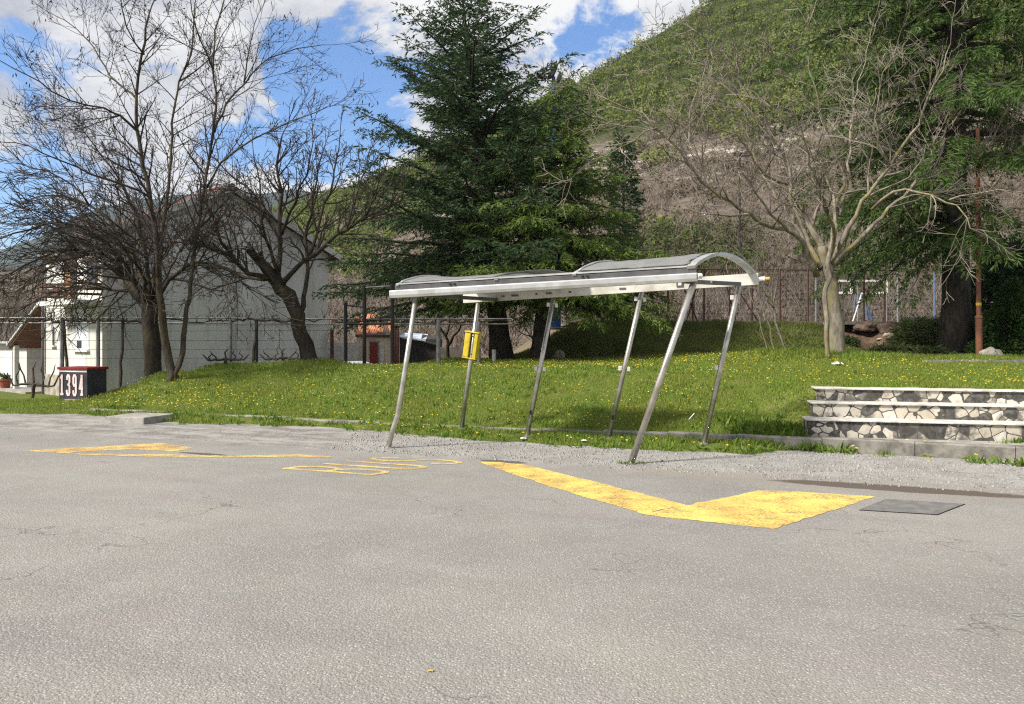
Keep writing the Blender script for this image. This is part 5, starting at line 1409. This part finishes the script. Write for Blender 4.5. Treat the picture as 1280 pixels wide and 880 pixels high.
def acc_bank(x,y,rg):
    e=yedge(x)
    if y<e+.08: return 0
    if x>3.4 and y<ykerb(x)+.16 and (n2(x,y*.2,1.6,14)<.0 or y<ykerb(x)-.22): return 0
    if x>4.15 and y>=ykerb(x) and y<ystep(x)+1.0 and inside_steps(x,y): return 0
    if x>4.2 and y>=ykerb(x)-.01 and y<ystep(x): return 0
    if not kerbclear(x,y): return 0
    if abs(x+6.93)<.55 and abs(y-14.98)<.52: return 0
    if y<ykerb(x): # thin strip in front of the kerb
        q=n2(x,y,1.4,11); 
        if q<-.28 and y<e+.5: return 0
        return .8+.5*max(0,q)
    v=.75+.55*n2(x,y,.9,12)+.35*n2(x,y,3.3,13)
    if 6<x<10 and 18.6<y<21.5: v+=.7
    if x>4 and y<ystep(x)+1.5: v+=.5*max(0,n2(x,y,2,15))
    return max(.3,v)
grass('grass',230000,0,(-13,12),(10.4,19.5),(.035,.105),.013,M['grass'],81,acc_bank)
grass('lawn_grass',90000,0,(-9,16.5),(19,26.2),(.05,.13),.02,M['grass'],82,lambda x,y,r: max(.3,.85+.5*n2(x,y,.8,16)+(.8 if 6.2<x<10 and y<21.8 else 0)))
def acc_m(x,y,r):
    if x<0: return 0
    if ((x-12.2)/1.6)**2+((y-27.2)/1.5)**2<1: return 0
    return max(.35,.9+.7*n2(x,y,1.1,17))
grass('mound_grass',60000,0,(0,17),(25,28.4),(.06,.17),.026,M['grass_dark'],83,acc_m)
# broad leaved weeds in tufts along the road edge
rg=random.Random(9); r=np.random.default_rng(9); P=[];D=[];Lh=[]
def tuft(x,y,n,s):
    z=max(h(x,y),0)
    for k in range(n):
        a=rg.uniform(0,6.283); l=rg.uniform(.3,1.)
        P.append((x+rg.gauss(0,s*.35),y+rg.gauss(0,s*.35),z)); D.append((math.cos(a)*l,math.sin(a)*l,rg.uniform(.35,1.3))); Lh.append(s*rg.uniform(.5,1.2))
for k in range(210):
    x=rg.uniform(-8.5,3.6); y=yedge(x)+rg.uniform(-.08,.75); tuft(x,y,16,rg.uniform(.06,.14))
for px,d,n,s in ((1025,11.1,60,.17),(1040,10.95,40,.16),(985,11.2,40,.13),(1072,10.85,40,.12),(1110,10.65,26,.1),(1215,10.1,40,.12),(1240,10.0,36,.12),(1275,9.85,46,.13),(960,11.25,40,.12),(788,9.95,30,.07),(800,9.97,16,.06),(778,10.0,16,.06),(1262,10.85,50,.16),(1275,10.9,40,.15)):
    x=(px-640)/F*d
    for q in range(3): tuft(x+rg.uniform(-.18,.18)*(.3 if s<.08 else 1),d+rg.uniform(-.04,.04),n//3,s)
for k in range(26):
    x=rg.uniform(4.2,4.7); y=ystep(x)+rg.uniform(-.5,.8)
    if x<4.25+.0: tuft(x,y,30,.18)
for k in range(60):
    x=rg.uniform(3.3,4.2); y=lerp(ykerb(x)+.25,ystep(x)+.9,rg.random()); tuft(x,y,24,.16)
for k in range(900):
    x=rg.uniform(-9,4.1); y=rg.uniform(ykerb(x)+.25,ykerb(x)+6.5)
    if n2(x,y,.8,25)>-.1: tuft(x,y,12,rg.uniform(.05,.12))
M['weeds']=leafmat('broad_weeds',[(.085,.15,.02),(.13,.21,.03),(.18,.26,.045)],.35,.5)
Pn=np.array(P); Dn=nrm(np.array(D)); Ln=np.array(Lh)
o=fast_mesh('weeds',diamonds(Pn,Dn,Ln,Ln*.22,r),4,M['weeds']); tag(o,kind='stuff')
# yellow flowers in drifts
M['petal']=leafmat('dandelion_petals',[(.62,.47,.03),(.70,.56,.05),(.55,.42,.03)],.25,.6)
V=[]
def flower(x,y,z,s):
    n=6; c=np.array([x,y,z]); tl=np.array([rg.gauss(0,.3),rg.gauss(-.25,.3),1.]); tl/=np.linalg.norm(tl)
    a=np.cross(tl,[0,1,0]); a/=np.linalg.norm(a); b=np.cross(tl,a)
    for i in range(n):
        t=2*math.pi*i/n; t2=t+1.05
        V.extend([c,c+(a*math.cos(t)+b*math.sin(t))*s,c+(a*math.cos(t+.5)+b*math.sin(t+.5))*s*1.08+tl*.002,c+(a*math.cos(t2)+b*math.sin(t2))*s])
cnt=0; tries=0
while cnt<5200 and tries<90000:
    tries+=1
    x=rg.uniform(-10,11); y=rg.uniform(12.2,24.5)
    if abs(x/y)>.68 or y<ykerb(x)+.25: continue
    if x>4.2 and y<ystep(x)+1.1: continue
    px=640+x/y*F
    w=.10+.5*max(0,n2(x,y,.55,18))+.35*max(0,n2(x,y,1.9,19))
    if y>18 and -1.5<x<9: w+=.22*sstep(24.8,21,y)
    w+=.95*math.exp(-((px-240)/75)**2-((y-16.6)/1.2)**2)+.7*math.exp(-((px-150)/25)**2-((y-18.2)/1.)**2)
    if rg.random()>w*.9: continue
    flower(x,y,h(x,y)+rg.uniform(.04,.10),rg.uniform(.008,.0145)); cnt+=1
for k in range(90):
    x=rg.uniform(-3,8); flower(x,yedge(x)+rg.uniform(.1,.6),max(0,h(x,yedge(x)+.3))+rg.uniform(.04,.1),rg.uniform(.012,.018))
for px in (1066,1070,1063,1190,1240,1250,1275): flower((px-640)/F*10.8,10.8-(px-1066)*.0045,rg.uniform(.06,.12),.024)
o=fast_mesh('dandelions',np.array(V),4,M['petal']); tag(o,kind='stuff')
# loose stones on the shoulder
V=[]; rg=random.Random(14)
for k in range(5200):
    x=rg.uniform(-2.6,7.2); s_=-rg.random()**1.2*2.5
    y=(s_/.92)+12.888-.42*x
    if y>yedge(x)-.02 or abs(x/y)>.68: continue
    s=rg.uniform(.006,.017)*(1.4 if rg.random()<.06 else 1); c=np.array([x,y,s*.3]); A=[np.array([rg.uniform(-1,1),rg.uniform(-1,1),0])*.3 for _ in range(5)]
    b=[c+np.array([math.cos(t)*s*rg.uniform(.7,1.2),math.sin(t)*s*rg.uniform(.7,1.2),-s*.4]) for t in (0,1.57,3.14,4.71)]
    t_=[c+np.array([math.cos(t+.3)*s*.6,math.sin(t+.3)*s*.6,s*.55]) for t in (0,1.57,3.14,4.71)]
    V+=t_
    for i in range(4): V+=[b[i],b[(i+1)%4],t_[(i+1)%4],t_[i]]
M['pebble']=leafmat('gravel_stones',[(0.1700,0.1615,0.1530),(0.2550,0.2465,0.2338),(0.3315,0.3230,0.3060),(0.1190,0.1105,0.1020)],0,.9)
o=fast_mesh('gravel',np.array(V),4,M['pebble']); tag(o,kind='stuff')

# ================================================================== camera, light, sky
cam=bpy.data.cameras.new('camera'); co=bpy.data.objects.new('camera',cam); COL.objects.link(co)
co.location=(0,0,CAMZ); co.rotation_euler=(math.radians(90),0,0)
cam.sensor_width=36; cam.lens=36*F/1280; cam.shift_y=-20/1280; cam.clip_start=.1; cam.clip_end=9000
SC.camera=co
SUN=Vector((-.86,-.50,0)).normalized(); EL=math.radians(43)
sd=Vector((SUN.x*math.cos(EL),SUN.y*math.cos(EL),math.sin(EL)))
su=bpy.data.lights.new('sun','SUN'); su.energy=SUN_E; su.angle=math.radians(SUN_A); su.color=(1,.945,.86)
so=bpy.data.objects.new('sun',su); COL.objects.link(so); so.rotation_euler=(-sd).to_track_quat('-Z','Y').to_euler(); so.location=(-20,-10,30)
w=bpy.data.worlds.new('World'); SC.world=w; w.use_nodes=True; nt=w.node_tree
bg=nt.nodes['Background']; 
sky=nt.nodes.new('ShaderNodeTexSky'); sky.sky_type='NISHITA'; sky.sun_disc=False; sky.sun_elevation=EL; sky.sun_rotation=math.atan2(SUN.x,SUN.y)%(2*math.pi)
sky.dust_density=.4; sky.ozone_density=2.0
tc=nt.nodes.new('ShaderNodeTexCoord'); DV=tc.outputs['Generated']
sx=nd(nt,'ShaderNodeSeparateXYZ'); nt.links.new(DV,sx.inputs[0]); dz=sx.outputs[2]
# cloud layer: coordinates on a flat deck overhead
zz=mth(nt,'ADD',mth(nt,'MAXIMUM',dz,0.0),.16)
cv=nd(nt,'ShaderNodeCombineXYZ'); nt.links.new(mth(nt,'DIVIDE',sx.outputs[0],zz),cv.inputs[0]); nt.links.new(mth(nt,'DIVIDE',sx.outputs[1],zz),cv.inputs[1])
DECK=cv.outputs[0]
n1=noise(nt,DECK,1.15,8,.55,.25); n3=noise(nt,stretch(nt,DV,(1,1,1.5)),5.0,9,.62,.35); n4=noise(nt,stretch(nt,DV,(1,1,1.6)),2.6,5,.55,.2)
den=mth(nt,'ADD',mth(nt,'MULTIPLY',n1,.35),mth(nt,'MULTIPLY',n3,.65))
cover=mth(nt,'ADD',den,.13)
def hole(px,py,rx,ry,amt):
    """a gap in the cloud cover in a given compass direction"""
    global cover
    v=W(px,py,1000.)-Vector((0,0,CAMZ)); v.normalize()
    e=Vector((v.y,-v.x,0)).normalized(); u=e.cross(v); 
    dd=nd(nt,'ShaderNodeVectorMath',{1:tuple(e)},operation='DOT_PRODUCT'); nt.links.new(DV,dd.inputs[0])
    d2=nd(nt,'ShaderNodeVectorMath',{1:tuple(u)},operation='DOT_PRODUCT'); nt.links.new(DV,d2.inputs[0])
    d3=nd(nt,'ShaderNodeVectorMath',{1:tuple(v)},operation='DOT_PRODUCT'); nt.links.new(DV,d3.inputs[0])
    a=mth(nt,'DIVIDE',dd.outputs['Value'],rx/F); b=mth(nt,'DIVIDE',d2.outputs['Value'],ry/F)
    rr=mth(nt,'SQRT',mth(nt,'ADD',mth(nt,'MULTIPLY',a,a),mth(nt,'MULTIPLY',b,b)))
    rr=mth(nt,'ADD',rr,mth(nt,'MULTIPLY',mth(nt,'SUBTRACT',n3,.5),2.2))
    g=mth(nt,'MULTIPLY',mrange(nt,rr,1.1,.05),mth(nt,'GREATER_THAN',d3.outputs['Value'],0.))
    cover=mth(nt,'SUBTRACT',cover,mth(nt,'MULTIPLY',g,amt))
for a in HOLES: hole(*a)
cm=mrange(nt,cover,.475,.585)
# cloud tone: sunlit white to grey underside
tone=mth(nt,'ADD',mth(nt,'MULTIPLY',n4,.6),mth(nt,'MULTIPLY',n3,.4))
ccol=mix(nt,mrange(nt,tone,.42,.57),CLOUD_DARK,CLOUD_LIT)
skys=nd(nt,'ShaderNodeVectorMath',{1:SKYTINT},operation='MULTIPLY'); nt.links.new(sky.outputs[0],skys.inputs[0])
nt.links.new(mix(nt,cm,skys.outputs[0],ccol),bg.inputs[0]); bg.inputs[1].default_value=SKY_S
SC.cycles.use_denoising=DENOISE; SC.cycles.filter_width=1.2; SC.cycles.use_adaptive_sampling=False
vs_=SC.view_settings; vs_.view_transform='Standard'; vs_.look='None'; vs_.gamma=1; vs_.exposure=EXPO; vs_.use_curve_mapping=False

# ================================================================== air
if HAZE:
    m=bpy.data.materials.new('air'); m.use_nodes=True; nt=m.node_tree; nt.nodes.clear()
    o_=nt.nodes.new('ShaderNodeOutputMaterial'); pv=nd(nt,'ShaderNodeVolumePrincipled',{'Color':(.70,.80,.95,1),'Density':HAZE,'Anisotropy':.2})
    nt.links.new(pv.outputs[0],o_.inputs['Volume'])
    hb_=MB(); hb_.frame_box((-4500,-600,-900),(9000,0,0),(0,5600,0),(0,0,1300)); hz=hb_.build('haze',m); tag(hz,kind='stuff')
